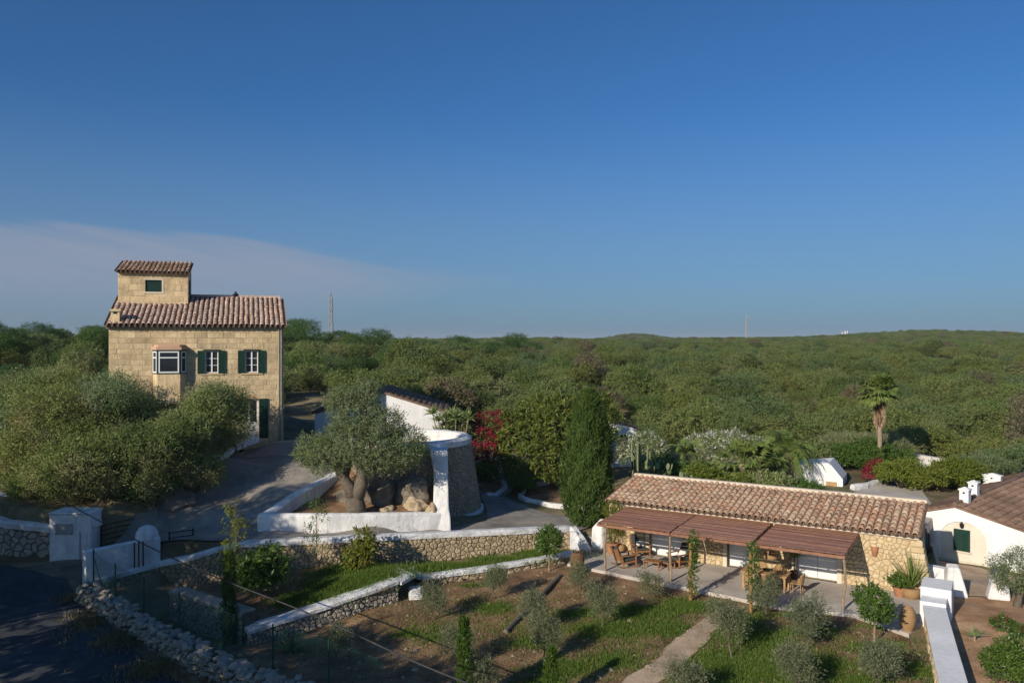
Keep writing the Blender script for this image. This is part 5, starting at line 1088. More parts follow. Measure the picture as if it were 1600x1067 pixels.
def far_trees():
    rg = np.random.default_rng(5); pts = []
    def band(y0, y1, sp, smin, smax):
        n = int(1.42 * .5 * (y1 ** 2 - y0 ** 2) / sp ** 2 * 1.0); y = np.sqrt(rg.uniform(y0 ** 2, y1 ** 2, n)); x = rg.uniform(-.71, .71, n) * y; s = rg.uniform(smin, smax, n); return np.column_stack([x, y, s])
    A = np.vstack([band(50, 130, 3.8, .38, 1.05), band(130, 330, 4.7, .45, 1.25), band(330, 900, 7.0, .8, 1.8), band(900, 3200, 17, 1.6, 3.2)])
    x, y = A[:, 0], A[:, 1]
    # clearings: house, courts, gardens
    line = np.interp(x, [-70, -40, -30, -25, -16, -8.5, -4, 1, 6, 12, 20, 27, 34, 42, 60], [47, 50, 52, 58, 60.5, 60, 66, 66, 65, 64, 66, 67, 66, 60, 62])
    ok = y > line; ok &= ~((x > -25) & (x < -7) & (y < 66)); ok &= rg.random(len(x)) > .04
    clear = [(on_ray(1235, 650, 105), 5), (on_ray(1460, 578, 230), 12), (on_ray(885, 540, 330), 14), (on_ray(1490, 560, 300), 14), (on_ray(1000, 600, 140), 5)]
    for c, r_ in clear: ok &= (x - c.x) ** 2 + ((y - c.y) / 1.8) ** 2 > r_ ** 2
    A = A[ok]; x, y = A[:, 0], A[:, 1]; z = height(x, y)
    pine = ((x > -45) & (x < 5) & (y > 140) & (y < 200) & (rg.random(len(x)) < .28)) | ((x < -38) & (y > 62) & (y < 160) & (rg.random(len(x)) < .45)) | ((x > -32) & (x < -14) & (y > 78) & (y < 110) & (rg.random(len(x)) < .3))
    kind = rg.choice(6, len(x), p=[.2, .2, .2, .2, .18, .02]); rot = rg.uniform(0, 6.28, len(x)); order = np.argsort(y); cnt = {'s': 0, 'p': 0}
    G_ = {k: [] for k in range(8)}; used = set()
    MARKS = [(20, 'at the far left edge'), (60, 'above the grey green bush by the house'), (110, 'just left of the stone house'), (460, 'touching the right corner of the stone house'), (517, 'below the near lattice pylon'), (560, 'above the crown of the old olive'), (600, 'above the white shed ridge'), (650, 'above the white shed eave'), (705, 'above the yucca clump'), (765, 'above the bougainvillea'), (830, 'above the broad leaved tree'), (920, 'behind the cypress tip'), (970, 'behind the white cottage'), (1003, 'behind the first white oleander'), (1070, 'behind the pale trunked palm'), (1125, 'behind the wide white oleander'), (1167, 'in line with the far pylon'), (1205, 'behind the rounded feather palm'), (1235, 'behind the lush feather palm'), (1270, 'behind the white hut'), (1320, 'in line with the three white towers'), (1350, 'behind the reed clump'), (1379, 'behind the tall fan palm'), (1420, 'behind the left end of the boundary wall'), (1460, 'behind the middle of the boundary wall'), (1500, 'behind the right end of the boundary wall'), (1545, 'above the farm building chimneys'), (1588, 'at the far right edge')]
    for i in order:
        k = 6 + int(rg.integers(2)) if pine[i] else int(kind[i]); key = 'p' if k > 5 else 's'; s = A[i, 2] * (.78 if k > 5 and y[i] < 120 else 1); zz = z[i] - .15
        lim = 40 if key == 'p' else 260
        if cnt[key] < lim and abs(x[i] / y[i]) < .68:
            cnt[key] += 1; src = PN[k - 6] if k > 5 else SC[k]
            u_ = 800 + FPX * x[i] / y[i]; lab = ('dark green pine tree of the wood beyond the stone house' if k > 5 else ('bare grey brown scrub tree in the woodland' if k == 5 else 'rounded green wild olive tree of the woodland beyond the gardens'))
            t = empty('pine_tree' if k > 5 else 'wild_olive_tree', (x[i], y[i], zz), rot[i], lab, 'tree', 'pine trees of the woodland' if k > 5 else ('bare scrub trees of the woodland' if k == 5 else 'wild olive trees of the woodland')); t.scale = (s, s, min(s * rg.uniform(.7, 1.2), 1.25))
            for j, (lp_, txt) in enumerate(MARKS):
                if j not in used and abs(u_ - lp_) < 14: used.add(j); t['label'] = 'nearest ' + ('pine' if k > 5 else 'scrub tree' if k == 5 else 'wild olive tree') + ' of the woodland ' + txt; break
            link('crown', src['crown'], t); link('trunk', src['trunk'], t); src.setdefault('obj', t.children[0])
        else: G_[k].append((x[i], y[i], zz, rot[i], s, min(s * rg.uniform(.7, 1.1), 1.25)))
    # the rest of the wood: one object, instances of the same crowns
    allp = [(p, k) for k in G_ for p in G_[k]]; me = bpy.data.meshes.new('woodland'); me.from_pydata([p[:3] for p, k in allp], [], [])
    for nm, ty, f in (('rot', 'FLOAT', lambda p, k: p[3]), ('size', 'FLOAT', lambda p, k: p[4]), ('tall', 'FLOAT', lambda p, k: p[5]), ('which', 'INT', lambda p, k: k)):
        at = me.attributes.new(nm, ty, 'POINT'); at.data.foreach_set('value', [f(p, k) for p, k in allp])
    w = link('woodland', me); tag(w, 'dense green scrub woodland covering the plain to the horizon', 'woodland', kind='stuff')
    ng = bpy.data.node_groups.new('wood_scatter', 'GeometryNodeTree'); ng.interface.new_socket('Geometry', in_out='INPUT', socket_type='NodeSocketGeometry'); ng.interface.new_socket('Geometry', in_out='OUTPUT', socket_type='NodeSocketGeometry')
    N = ng.nodes; L = ng.links; gi = N.new('NodeGroupInput'); go = N.new('NodeGroupOutput'); jn = N.new('GeometryNodeJoinGeometry'); L.new(jn.outputs[0], go.inputs[0])
    def attr(nm, ty):
        a = N.new('GeometryNodeInputNamedAttribute'); a.data_type = ty; a.inputs['Name'].default_value = nm; return a.outputs[0]
    for k in range(8):
        src = (PN[k - 6] if k > 5 else SC[k]).get('obj')
        if src is None: continue
        oi = N.new('GeometryNodeObjectInfo'); oi.inputs[0].default_value = src; oi.transform_space = 'ORIGINAL'
        ip = N.new('GeometryNodeInstanceOnPoints'); cp = N.new('FunctionNodeCompare'); cp.data_type = 'INT'; cp.operation = 'EQUAL'; L.new(attr('which', 'INT'), cp.inputs[2]); cp.inputs[3].default_value = k
        cx = N.new('ShaderNodeCombineXYZ'); L.new(attr('rot', 'FLOAT'), cx.inputs[2]); L.new(gi.outputs[0], ip.inputs['Points']); L.new(cp.outputs[0], ip.inputs['Selection']); L.new(oi.outputs['Geometry'], ip.inputs['Instance']); L.new(cx.outputs[0], ip.inputs['Rotation']); sx = N.new('ShaderNodeCombineXYZ'); sa = attr('size', 'FLOAT'); L.new(sa, sx.inputs[0]); L.new(sa, sx.inputs[1]); L.new(attr('tall', 'FLOAT'), sx.inputs[2]); L.new(sx.outputs[0], ip.inputs['Scale']); L.new(ip.outputs[0], jn.inputs[0])
    md = w.modifiers.new('scatter', 'NODES'); md.node_group = ng
far_trees()
# the big bushes left of the house
BB = [(95, 606, 790, 41.5, 5.4, 'big grey green wild olive bush at the left edge of the frame'), (180, 592, 760, 44.0, 5.0, 'wild olive bush in front of the left part of the stone house'), (35, 640, 780, 43.0, 4.4, 'low bush in the far left corner behind the curved wall'),
      (240, 665, 800, 41.0, 4.2, 'bush hanging over the driveway bank with yellowish lower twigs'), (130, 680, 800, 39.6, 4.0, 'straw tinted bush directly above the gate pillar'), (335, 600, 735, 45.0, 3.3, 'round olive green bush in front of the house door'), (285, 640, 760, 43.2, 3.4, 'dark green bush between the round bush and the long bush'), (45, 578, 720, 50, 5.0, 'tall bush behind the other bushes left of the house'),
      (70, 735, 790, 40.6, 3.0, 'low bush creeping over the raised bed kerb'), (165, 735, 800, 39.9, 2.8, 'low bush between the straw tinted bush and the bank rocks'), (300, 720, 790, 42.0, 2.6, 'low shaded bush at the foot of the bank beside the drive'), (235, 735, 800, 40.4, 2.4, 'drooping low bush above the open gate')]
for i, (px, top, bot, Y, w, lab) in enumerate(BB):
    x = (px - 800) / FPX * Y; zt = CAM_H - (top - 533.5) / FPX * Y; g = hz(x, Y); h = zt - g
    tree('wild_olive_bush', lab, (x, Y, g), w * 1.08, h, .3, 21, int(1150 * w), 10, .14, .05, 'l_bush', 500 + i, 'bushes on the bank left of the drive', .16, 'bush', parts=('foliage', 'stem'), spl=.6, droop=.15, low=-.9, inner=.22, rs=(.2, .42))
t = empty('dry_bush', (-16.2, 46.6, 4.2), 0, 'leafless brown twiggy bush top against the house wall', 'bush'); link('twigs', foliage('dry_twigs', [((0, 0, 2.3), (1.3, 1.0, 1.0)), ((-1.3, -.2, 2.2), (.9, .8, .8))], 420, 9, .3, .012, M['l_dry'], 77, spl=.5, inner=.4), t); limbs((0, 0, 0), [((0, 0, 2.6), 1), ((-1.2, 0, 2.5), 1), ((.9, 0, 2.7), 1)], .09, 4).build('stem', M['bark'], t)
# old olive tree
def old_olive():
    b = on_ray(556, 801, 39.7); g = b.z; t = empty('olive_tree', (b.x, 39.7, g - .1), 0, 'big spreading old olive tree in the white walled planter', 'tree')
    k = lambda px, py, Y, r: (tuple(on_ray(px, py, Y - 1.1) - Vector((b.x, 39.7, g))), r)
    lb = [k(548, 690, 41, (1.4, 1.3, 1.0)), k(514, 708, 40.8, (1.05, 1.0, .8)), k(588, 702, 40.6, (1.35, 1.2, .95)), k(560, 652, 41.6, (1.2, 1.1, .9)), k(535, 622, 41.8, (.75, .7, .6)), k(596, 662, 41.6, (1.1, 1.0, .85)), k(632, 694, 41.4, (1.05, 1.0, .85)), k(626, 706, 40.9, (.95, .9, .65)), k(490, 700, 41.5, (.8, .8, .7)), k(575, 612, 42, (.6, .6, .55))]
    link('crown', foliage('olive_crown', lb, 5200, 11, .125, .042, M['l_olive'], 610, spl=.36, droop=.12, inner=.17, low=-.8), t)
    mb = MB(); z = lambda px, py, Y=39.7: tuple(on_ray(px, py, Y) - Vector((b.x, 39.7, g - .1)))
    mb.tube([z(556, 810), z(556, 792), z(553, 776)], [.62, .5, .42], 9); mb.tube([z(553, 778), z(545, 760), z(532, 738), z(525, 715)], [.36, .3, .24, .14], 8); mb.tube([z(557, 778), z(565, 755), z(566, 735), z(580, 700)], [.38, .34, .26, .12], 8)
    for l in lb: c = Vector(l[0]); mb.tube([Vector(z(540, 745)) if c.x < 0 else Vector(z(566, 740)), c * .6 + Vector((0, 0, .5)), c], [.16, .1, .04], 5)
    mb.build('trunk', M['bark'], t, smooth=True)
old_olive()
# broad leaved tree, cypress, climbers
b = on_ray(862, 765, 53.0); t = empty('magnolia_tree', (b.x, 53, .7), 0, 'broad leaved glossy green tree left of the cypress', 'tree'); rel = lambda px, py, Y, r: (tuple(on_ray(px, py, Y) - Vector((b.x, 53, .7))), r)
lb = [rel(825, 680, 52.5, (2.0, 1.7, 1.7)), rel(870, 670, 52.6, (2.0, 1.8, 1.9)), rel(845, 715, 52, (2.2, 1.7, 1.4)), rel(812, 715, 52.6, (1.3, 1.3, 1.2)), rel(900, 690, 53, (1.8, 1.7, 2.0)), rel(925, 650, 53.5, (1.3, 1.3, 1.7)), rel(940, 665, 53.6, (1.0, 1.0, 1.6)), rel(850, 640, 53.4, (1.5, 1.4, .9)), rel(880, 720, 52.2, (1.5, 1.3, 1.0))]
link('crown', foliage('magnolia_crown', lb, 2500, 7, .30, .105, M['l_mag'], 620, spl=.35, droop=.25, inner=.13, spread=.9, low=-.8), t); limbs((0, 0, 0), lb, .22, 7, fork=.3).build('trunk', M['bark'], t, smooth=True)
def cypress(name, loc, h, w, n, L_, W_, seed, label, lean=0.0, mt='l_cyp', group=None, base=.03):
    rg = np.random.default_rng(seed); t = empty(name, loc, 0, label, 'tree', group); z = rg.random(n) ** .85; prof = np.interp(z, [0, .06, .2, .45, .7, .9, 1], [.55, .85, 1, .92, .72, .42, .1]); a = rg.uniform(0, 6.28, n)
    lump = 1 + .13 * np.sin(a * 3 + z * 9 + seed) + .10 * np.sin(a * 7 - z * 23) + .08 * np.sin(a * 5 + z * 41); r = w / 2 * prof * lump * (1 - np.abs(rg.normal(0, .10, n)))
    P = np.column_stack([r * np.cos(a) + lean * z * h, r * np.sin(a), base * h + z * h * (1 - base)]); per = 5
    A = unit(np.column_stack([np.cos(a) * .35, np.sin(a) * .35, np.ones(n)]) + rg.normal(0, .22, (n, 3))); P = (P[:, None, :] + A[:, None, :] * rg.random((n, per, 1)) * L_ * 1.2 + rg.normal(0, L_ * .16, (n, per, 3))).reshape(-1, 3); A = unit(np.repeat(A, per, 0) + rg.normal(0, .25, (n * per, 3))); nh = np.repeat(np.column_stack([np.cos(a), np.sin(a), .2 + 0 * a]), per, 0) + rg.normal(0, .4, (n * per, 3))
    V, F = leaves(P, A, L_ * rg.uniform(.6, 1.3, len(P)), W_, rg, nh); link('crown', np_mesh(name + '_crown', V, F, M[mt]), t); MB().tube([(0, 0, -.2), (0, 0, h * .3), (lean * h * .8, 0, h * .85)], [max(.03, w * .07), max(.025, w * .05), .015], 6).build('trunk', M['bark'], t); return t
cypress('cypress_tree', (4.05, 42.3, .5), 7.2, 2.5, 9500, .2, .05, 71, 'tall dense dark green cypress at the left end of the guesthouse', .004)
b = on_ray(767, 735, 53.5); t = empty('bougainvillea', (b.x, 53.4, .9), 0, 'crimson flowering bougainvillea between tower and broad leaved tree', 'shrub'); rel = lambda px, py, Y, r: (tuple(on_ray(px, py, Y) - Vector((b.x, 53.4, .9))), r)
lb = [rel(755, 668, 53.6, (.9, .8, .8)), rel(768, 665, 53.5, (1.1, .9, .9)), rel(760, 690, 53.2, (.95, .8, .8)), rel(775, 700, 53, (.9, .8, .9)), rel(752, 710, 53, (.6, .6, .6)), rel(778, 655, 53.6, (.7, .6, .5)), rel(785, 680, 53.2, (.8, .7, 1.0))]
link('bracts', foliage('bracts', lb, 760, 7, .11, .09, M['l_red'], 630, spl=.25, inner=.12, spread=1.2, low=-.8), t); link('foliage', foliage('bougainvillea_leaves', lb, 700, 6, .10, .06, M['l_citrus'], 631, spl=.2, inner=.35, low=-.8), t); limbs((0, 0, 0), lb, .1, 9).build('stem', M['bark'], t)
# rosette plants
def rosette(n, L_, W_, rg, lo=.15, hi=1.3, bend=.35, segs=3, c=(0, 0, 0)):
    V = []; F = []
    for i in range(n):
        a = rg.uniform(0, 6.28); e_ = rg.uniform(lo, hi); l = L_ * rg.uniform(.7, 1.15); d = np.array([math.cos(a) * math.cos(e_), math.sin(a) * math.cos(e_), math.sin(e_)]); s = np.array([-math.sin(a), math.cos(a), 0]); ro = rg.uniform(-1.2, 1.2); s = s * math.cos(ro) + np.cross(d, s) * math.sin(ro); k0 = len(V); p = np.array(c, float)
        for k in range(segs + 1):
            w = W_ * (1 - (k / segs) ** 1.6) * .5 + .002; V += [p + s * w, p - s * w]; d = d + np.array([0, 0, -bend / segs]); d /= np.linalg.norm(d); p = p + d * l / segs
        for k in range(segs): F.append((k0 + 2 * k, k0 + 2 * k + 1, k0 + 2 * k + 3, k0 + 2 * k + 2))
    return V, F
def rosettes(name, label, loc, spots, n, L_, W_, mt, seed, cat='shrub', part='blades', **kw):
    rg = np.random.default_rng(seed); V = []; F = []; t = empty(name, loc, 0, label, cat)
    for c in spots:
        v, f = rosette(n, L_, W_, rg, c=c, **kw); k = len(V); V += v; F += [tuple(i + k for i in q) for q in f]
    link(part, np_mesh(name + '_' + part, V, F, M[mt]), t)
    mb = MB()
    for c in spots: mb.tube([(c[0] * .5, c[1] * .5, -.2), (c[0], c[1], c[2] + .02)], [.05, .035], 6)
    mb.build('stem', M['palmbark'], t); return t
b = on_ray(708, 668, 53.0); rosettes('yucca_clump', 'spiky yellow green yucca clump beside the tower ring', (b.x, 52.6, 3.0), [(rnd.uniform(-1.3, 1.3), rnd.uniform(-.6, .6), rnd.uniform(1.0, 2.9)) for _ in range(24)], 46, .7, .1, 'l_agave', 81, lo=-.2)
b = on_ray(680, 672, 52.4); rosettes('yucca_clump', 'smaller spiky yucca left of the yucca clump', (b.x, 52.4, 3.2), [(rnd.uniform(-.4, .4), rnd.uniform(-.3, .3), rnd.uniform(.9, 1.4)) for _ in range(4)], 36, .55, .06, 'l_agave', 82, lo=-.2)
b = on_plane(455, 1020, -.7); rosettes('agave_plant', 'shaded spiky agave in the garden below the bed wall', b, [(0, 0, .1)], 34, .95, .09, 'l_agave', 83)
# flowering shrubs behind the guesthouse
def flowering(label, px, py, Y, zb, lobes, seed, nf=900):
    b = on_ray(px, py, Y); t = empty('oleander_bush', (b.x, Y, zb), 0, label, 'shrub'); lb = [((x, y, z + b.z - zb), r) for (x, y, z), r in lobes]
    link('foliage', foliage('oleander_leaves', lb, 1500, 7, .15, .035, M['l_bush'], seed, spl=.3, low=-.8, up=.4), t); link('blossom', foliage('oleander_blossom', [(c, tuple(q * 1.04 for q in r)) for c, r in lb], nf, 5, .085, .075, M['l_white'], seed + 1, spl=.18, inner=.07, spread=1.3, low=-.2), t); limbs((0, 0, 0), lb, .09, seed).build('stem', M['bark'], t)
flowering('white flowering oleander behind the tall cactus', 1003, 705, 53.5, 1.2, [((-.9, 0, 0), (.8, .8, .9)), ((.1, 0, .25), (1.0, .8, .95)), ((.9, 0, -.1), (.8, .7, 1.0))], 640, 480)
flowering('wide white flowering oleander behind the palms', 1125, 702, 55, 1.2, [((-1.6, 0, -.1), (1.1, .8, 1.0)), ((-.3, 0, .3), (1.3, .9, .95)), ((1.1, 0, .25), (1.2, .9, .95)), ((2.2, 0, .05), (.9, .8, .75)), ((0, 0, -.8), (1.4, .9, .8))], 650, 900)
b = on_ray(1000, 740, 51.5); t = empty('column_cactus', (b.x, 51.5, 1.0), 0, 'tall cluster of upright columnar cactus arms', 'cactus')
for k in range(16):
    a = rnd.uniform(0, 6.28); r0 = rnd.uniform(.1, .7); h = rnd.uniform(1.7, 3.1); dx = math.cos(a) * r0 + rnd.uniform(-.5, .5); MB().tube([(dx * .3, math.sin(a) * r0 * .4, 0), (dx * 1.1, math.sin(a) * r0 * .6, .7), (dx * 1.3, math.sin(a) * r0 * .6, h)], [.07, .08, .055], 6).build('arm', M['l_cactus'], t, smooth=True)
t = empty('prickly_pear', (on_ray(1015, 752, 47).x, 47.0, 1.1), R(-30), 'long clump of grey green prickly pear along the guesthouse ridge', 'cactus')
for k in range(60):
    x = rnd.uniform(-1.3, 3.2); z = .5 + rnd.uniform(.7, 2.2) * (1 - max(0, x) / 5.2); mb = MB(); m_ = Matrix.Translation((x, rnd.uniform(-.5, .5), z)) @ Matrix.Rotation(rnd.uniform(0, 3.1), 4, 'Z') @ Matrix.Rotation(rnd.uniform(-.5, .5), 4, 'X') @ Matrix.Diagonal((.15, .035, .21, 1))
    g = MB().lathe([(.3, -1), (.85, -.6), (1, 0), (.8, .65), (.25, 1)], 8); g.v = [tuple(m_ @ Vector(v)) for v in g.v]; g.build('pad', M['l_cactus'], t, smooth=True)
MB().tube([(-1, 0, -.2), (-1, 0, 1.2)], .12, 6).tube([(.2, 0, -.2), (.3, 0, 1.2)], .12, 6).tube([(1.8, 0, -.2), (1.9, 0, .9)], .1, 6).build('stem', M['bark'], t)
# palms
def feather_palm(label, px, py, Y, zb, nf, Lf, seed, tr=.16, skirt=6):
    rg = np.random.default_rng(seed); r = random.Random(seed); b = on_ray(px, py, Y); h = b.z - zb; t = empty('feather_palm', (b.x, Y, zb), 0, label, 'palm', 'feather palms behind the guesthouse'); MB().tube([(0, 0, -.2), (.05, 0, h * .5), (0, 0, h)], [tr * 1.25, tr, tr * .9], 9).build('trunk', M['palmbark'], t, smooth=True)
    for i in range(nf + skirt):
        dead = i >= nf; a = 2 * math.pi * i / nf + r.uniform(-.3, .3); e_ = r.uniform(.35, 1.35) if not dead else r.uniform(-.9, -.3); d = np.array([math.cos(a) * math.cos(e_), math.sin(a) * math.cos(e_), math.sin(e_)]); p = np.array([0, 0, h]); V = []; F = []; l = Lf * r.uniform(.8, 1.1) * (.6 if dead else 1); n = 30; side = np.array([-math.sin(a), math.cos(a), 0])
        for k in range(n):
            d = d + np.array([0, 0, -.085]); d /= np.linalg.norm(d); p = p + d * l / n; ll = .42 * math.sin(math.pi * (k + 2) / (n + 3)) * (l / 2) + .05
            for sg in (1, -1):
                q = side * sg * .8 + d * .6 + np.array([0, 0, -.45]) + rg.normal(0, .08, 3); q = q / np.linalg.norm(q); wv = d * .032; k0 = len(V); V += [p - wv, p + wv, p + q * ll + wv * .2, p + q * ll - wv * .2]; F.append((k0, k0 + 1, k0 + 2, k0 + 3))
        link('dead_frond' if dead else 'frond', np_mesh('frond', V, F, M['l_dead' if dead else 'l_palm']), t)
feather_palm('feather palm with a clear pale trunk right of the white oleander', 1070, 708, 50, 1.1, 18, 1.9, 91, .2); feather_palm('lush arching feather palm with a leafy crown beside the white hut', 1232, 706, 50.5, 1.1, 30, 2.6, 93, .2); feather_palm('rounded feather palm just left of the tallest low palm', 1200, 706, 53, 1.1, 24, 2.5, 94, .18); feather_palm('dark low feather palm in front of the wide oleander', 1110, 728, 49.5, 1.1, 18, 1.7, 95, .15, 3)
def fan_palm(label, loc, h, nf, Lf, tr, seed, skirt=0, skh=1.5, group=None):
    r = random.Random(seed); t = empty('fan_palm', loc, 0, label, 'palm', group); MB().tube([(0, 0, -.2), (.04, 0, h * .4), (-.03, 0, h)], [tr * 1.2, tr, tr * .9], 9).build('trunk', M['palmbark'], t, smooth=True)
    def fan(a, e_, pl, Lb, z0, mt, name):
        d = Vector((math.cos(a) * math.cos(e_), math.sin(a) * math.cos(e_), math.sin(e_))); s = Vector((-math.sin(a), math.cos(a), 0)); up = s.cross(d) * -1; o0 = Vector((0, 0, z0)); c = o0 + d * pl; mb = MB(); mb.bar(o0, c, .03)
        for k in range(15):
            q = (k - 7) / 7 * 1.25; dd_ = (d * math.cos(q) + s * math.sin(q)).normalized(); ll = Lb * (1 - .25 * abs(q)) * r.uniform(.85, 1.05); w = s * math.cos(q) - d * math.sin(q); m1 = c + dd_ * ll * .55 - Vector((0, 0, .03)); e1 = c + dd_ * ll - Vector((0, 0, ll * r.uniform(.2, .5))); k0 = len(mb.v); mb.v += [tuple(c), tuple(m1 + w * Lb * .085), tuple(e1), tuple(m1 - w * Lb * .085)]; mb.f.append((k0, k0 + 1, k0 + 2, k0 + 3))
        link(name, mb.mesh('fan', M[mt], fix=False), t)
    for i in range(nf): fan(2 * math.pi * i * .382 + r.uniform(-.2, .2), r.uniform(-.35, 1.35), Lf * r.uniform(.5, .75), Lf * .75, h + r.uniform(-.3, .1), 'l_palm', 'frond')
    for i in range(skirt): fan(r.uniform(0, 6.28), r.uniform(-1.56, -1.36), Lf * .3, Lf * .55, h - .2 - r.random() * skh, 'l_dead', 'dead_frond')
b = on_ray(1379, 640, 56); fan_palm('very tall fan palm with a skirt of dead fronds', (on_ray(1374, 640, 56).x, 56, 1.2), CAM_H - (611 - 533.5) / FPX * 56 - 1.2, 76, 1.25, .16, 96, 60, 1.4)
for i, (px, py, Y, lab) in enumerate([(1160, 727, 49, 'low fan palm with stiff upright fans behind the guesthouse roof'), (1187, 731, 50, 'low fan palm half hidden right of the stiff fan palm')]): fan_palm(lab, (on_ray(px, py, Y).x, Y, 1.1), on_ray(px, py, Y).z - 1.0, 26, 1.6, .2, 97 + i, 9, .5, 'low fan palms behind the guesthouse')
# trees and shrubs in the back garden
def gtree(name, label, px, top, bot, Y, w, zb, mt, seed, n=1100, L_=.15, W_=.07, ztr=.5, cat='tree', **kw):
    x = (px - 800) / FPX * Y; h = CAM_H - (top - 533.5) / FPX * Y - zb; return tree(name, label, (x, Y, zb), w, h, ztr, 9, n, 7, L_, W_, mt, seed, None, .1, cat, **kw)
gtree('citrus_tree', 'dark green citrus tree with pale bark left of the tall fan palm', 1345, 696, 755, 57, 4.2, 1.2, 'l_citrus', 701, 2000); gtree('citrus_tree', 'citrus tree behind the white hut', 1300, 700, 755, 58, 3.6, 1.2, 'l_citrus', 702); gtree('citrus_tree', 'citrus tree directly behind the tall fan palm trunk', 1388, 704, 750, 58.5, 3.4, 1.2, 'l_citrus', 703)
gtree('reed_clump', 'pale plumed reed clump behind the citrus trees', 1350, 684, 740, 60.5, 6.0, 1.2, 'l_reed', 704, 1900, .5, .04, cat='reeds', up=1.2, parts=('plumes', 'stems'))
gtree('garden_bush', 'bright green bush with reddish tips below the tall fan palm', 1405, 721, 785, 50, 2.9, 1.1, 'l_lime', 705, 1500, rs=(.22, .45), cat='bush'); gtree('garden_bush', 'broad light green bush behind the farm building roof', 1492, 718, 790, 50, 3.8, .9, 'l_lime', 706, 2200, rs=(.22, .45), cat='bush'); gtree('garden_bush', 'middling yellow green bush in front of the stubby white gatepost', 1448, 738, 790, 49, 2.4, 1.0, 'l_yellow', 719, 800, cat='bush'); gtree('garden_bush', 'grey green bush right of the broad light green bush', 1530, 715, 780, 53, 4.0, 1.2, 'l_olive', 707, 1500, .12, .04, cat='bush'); gtree('garden_bush', 'olive green bush at the right frame edge above the roof', 1585, 705, 770, 56, 4.2, 1.2, 'l_scrub', 708, 1400, cat='bush')
gtree('garden_bush', 'low shrub between the pear cactus and the first palm', 1048, 716, 760, 49.5, 3.0, 1.0, 'l_pine', 709, 900, cat='bush'); gtree('garden_bush', 'bright green shrub right of the pale palm trunk', 1100, 735, 775, 47.5, 2.4, 1.0, 'l_lime', 710, 700, cat='bush'); gtree('garden_bush', 'green shrub at the foot of the rounded palm', 1205, 745, 785, 47.0, 2.6, 1.0, 'l_bush', 711, 700, cat='bush'); gtree('garden_bush', 'green shrub before the white hut', 1250, 757, 790, 46.5, 2.2, 1.0, 'l_citrus', 712, 600, cat='bush'); gtree('garden_bush', 'silvery shrub at the near edge of the grey terrace', 1305, 772, 800, 46, 2.4, 1.0, 'l_shrub', 713, 700, .1, .03, cat='bush'); gtree('garden_bush', 'leafy shrub under the stiff fan palms', 1150, 748, 785, 47.5, 2.2, 1.0, 'l_mag', 714, 700, cat='bush'); gtree('garden_bush', 'green hedge bush behind the palms', 1262, 694, 760, 57, 4.0, 1.1, 'l_scrub', 715, 1000, cat='bush')
for i_, (px_, tp_, Y_, w_, lb_) in enumerate([(1432, 668, 65, 4.5, 'round scrub bush behind the left end of the boundary wall'), (1475, 676, 64, 4.0, 'round scrub bush behind the middle of the boundary wall'), (1520, 690, 61.5, 4.0, 'round scrub bush past the right end of the boundary wall'), (1408, 690, 63.5, 3.0, 'low scrub bush between fan palm and boundary wall')]): gtree('garden_bush', lb_, px_, tp_, 740, Y_, w_, .9, 'l_scrub', 770 + i_, 1300, cat='bush')
gtree('garden_bush', 'dark shrub under the broad leaved tree', 815, 745, 775, 50.5, 1.4, .7, 'l_citrus', 716, 380, cat='bush'); gtree('garden_bush', 'shrub in the flower bed below the bougainvillea', 757, 728, 770, 52, 1.8, .9, 'l_citrus', 717, 500, cat='bush')
b = on_ray(1382, 745, 52); t = empty('pink_flower_shrub', (b.x - .5, 52, 1.25), 0, 'magenta flowering shrub at the foot of the tall fan palm', 'shrub'); link('bracts', foliage('pink_bracts', [((0, 0, .9), (.7, .5, .6)), ((-.5, 0, .5), (.4, .4, .4))], 260, 6, .09, .08, M['l_red'], 718, spl=.2), t); MB().tube([(0, 0, -.1), (0, 0, .8)], .05, 6).build('stem', M['bark'], t)

# ------------------------------------------------------------------ garden plants
PR = []
for i in range(6):
    lx = rnd.uniform(-.15, .15); hh = rnd.uniform(.85, 1.2); lb = [((lx, 0, hh), (.42, .4, .55 * hh))] + [((rnd.uniform(-.45, .45), rnd.uniform(-.4, .4), rnd.uniform(.55, 1.55) * hh), (rnd.uniform(.18, .36),) * 3) for _ in range(7)]
    PR.append((foliage('young_olive_crown', lb, (430, 560, 380, 520, 460, 600)[i], 11, .10, .03, M['l_shrub'], 720 + i, spl=.42, inner=.42, low=-.7, up=.8, spread=.5), limbs((0, 0, 0), lb, .03, i, fork=.45).mesh('young_olive_trunk', M['bark'])))
YO = [(677, 967, 1.0, 'young olive bush nearest the left end of the garden slope'), (773, 937, .95, 'young olive bush below the left end of the white planter top'), (905, 932, .95, 'young olive bush beside the upper end of the long log'), (827, 990, 1.0, 'young olive bush standing over the long log'), (852, 1032, 1.05, 'young olive bush below the lower end of the log'), (940, 985, 1.0, 'young olive bush in the middle of the green patch'), (715, 1035, 1.0, 'young olive bush beside the slim cypress in the shade'), (752, 1090, 1.0, 'young olive bush cut by the bottom edge beside the cable'),
      (1018, 942, .95, 'young olive bush in front of the lounge chairs'), (1143, 1030, 1.2, 'young olive bush just right of the sandy path'), (1195, 968, 1.0, 'young olive bush in front of the dining table'), (1258, 1018, 1.15, 'broad young olive bush in the middle of the right lawn'), (1240, 1090, 1.2, 'young olive bush at the bottom edge right of the path'), (1372, 1085, 1.15, 'young olive bush at the bottom edge near the white wall'), (1072, 1100, 1.1, 'young olive bush at the bottom edge on the path side'), (520, 1030, .9, 'shaded young olive bush below the bed wall')]
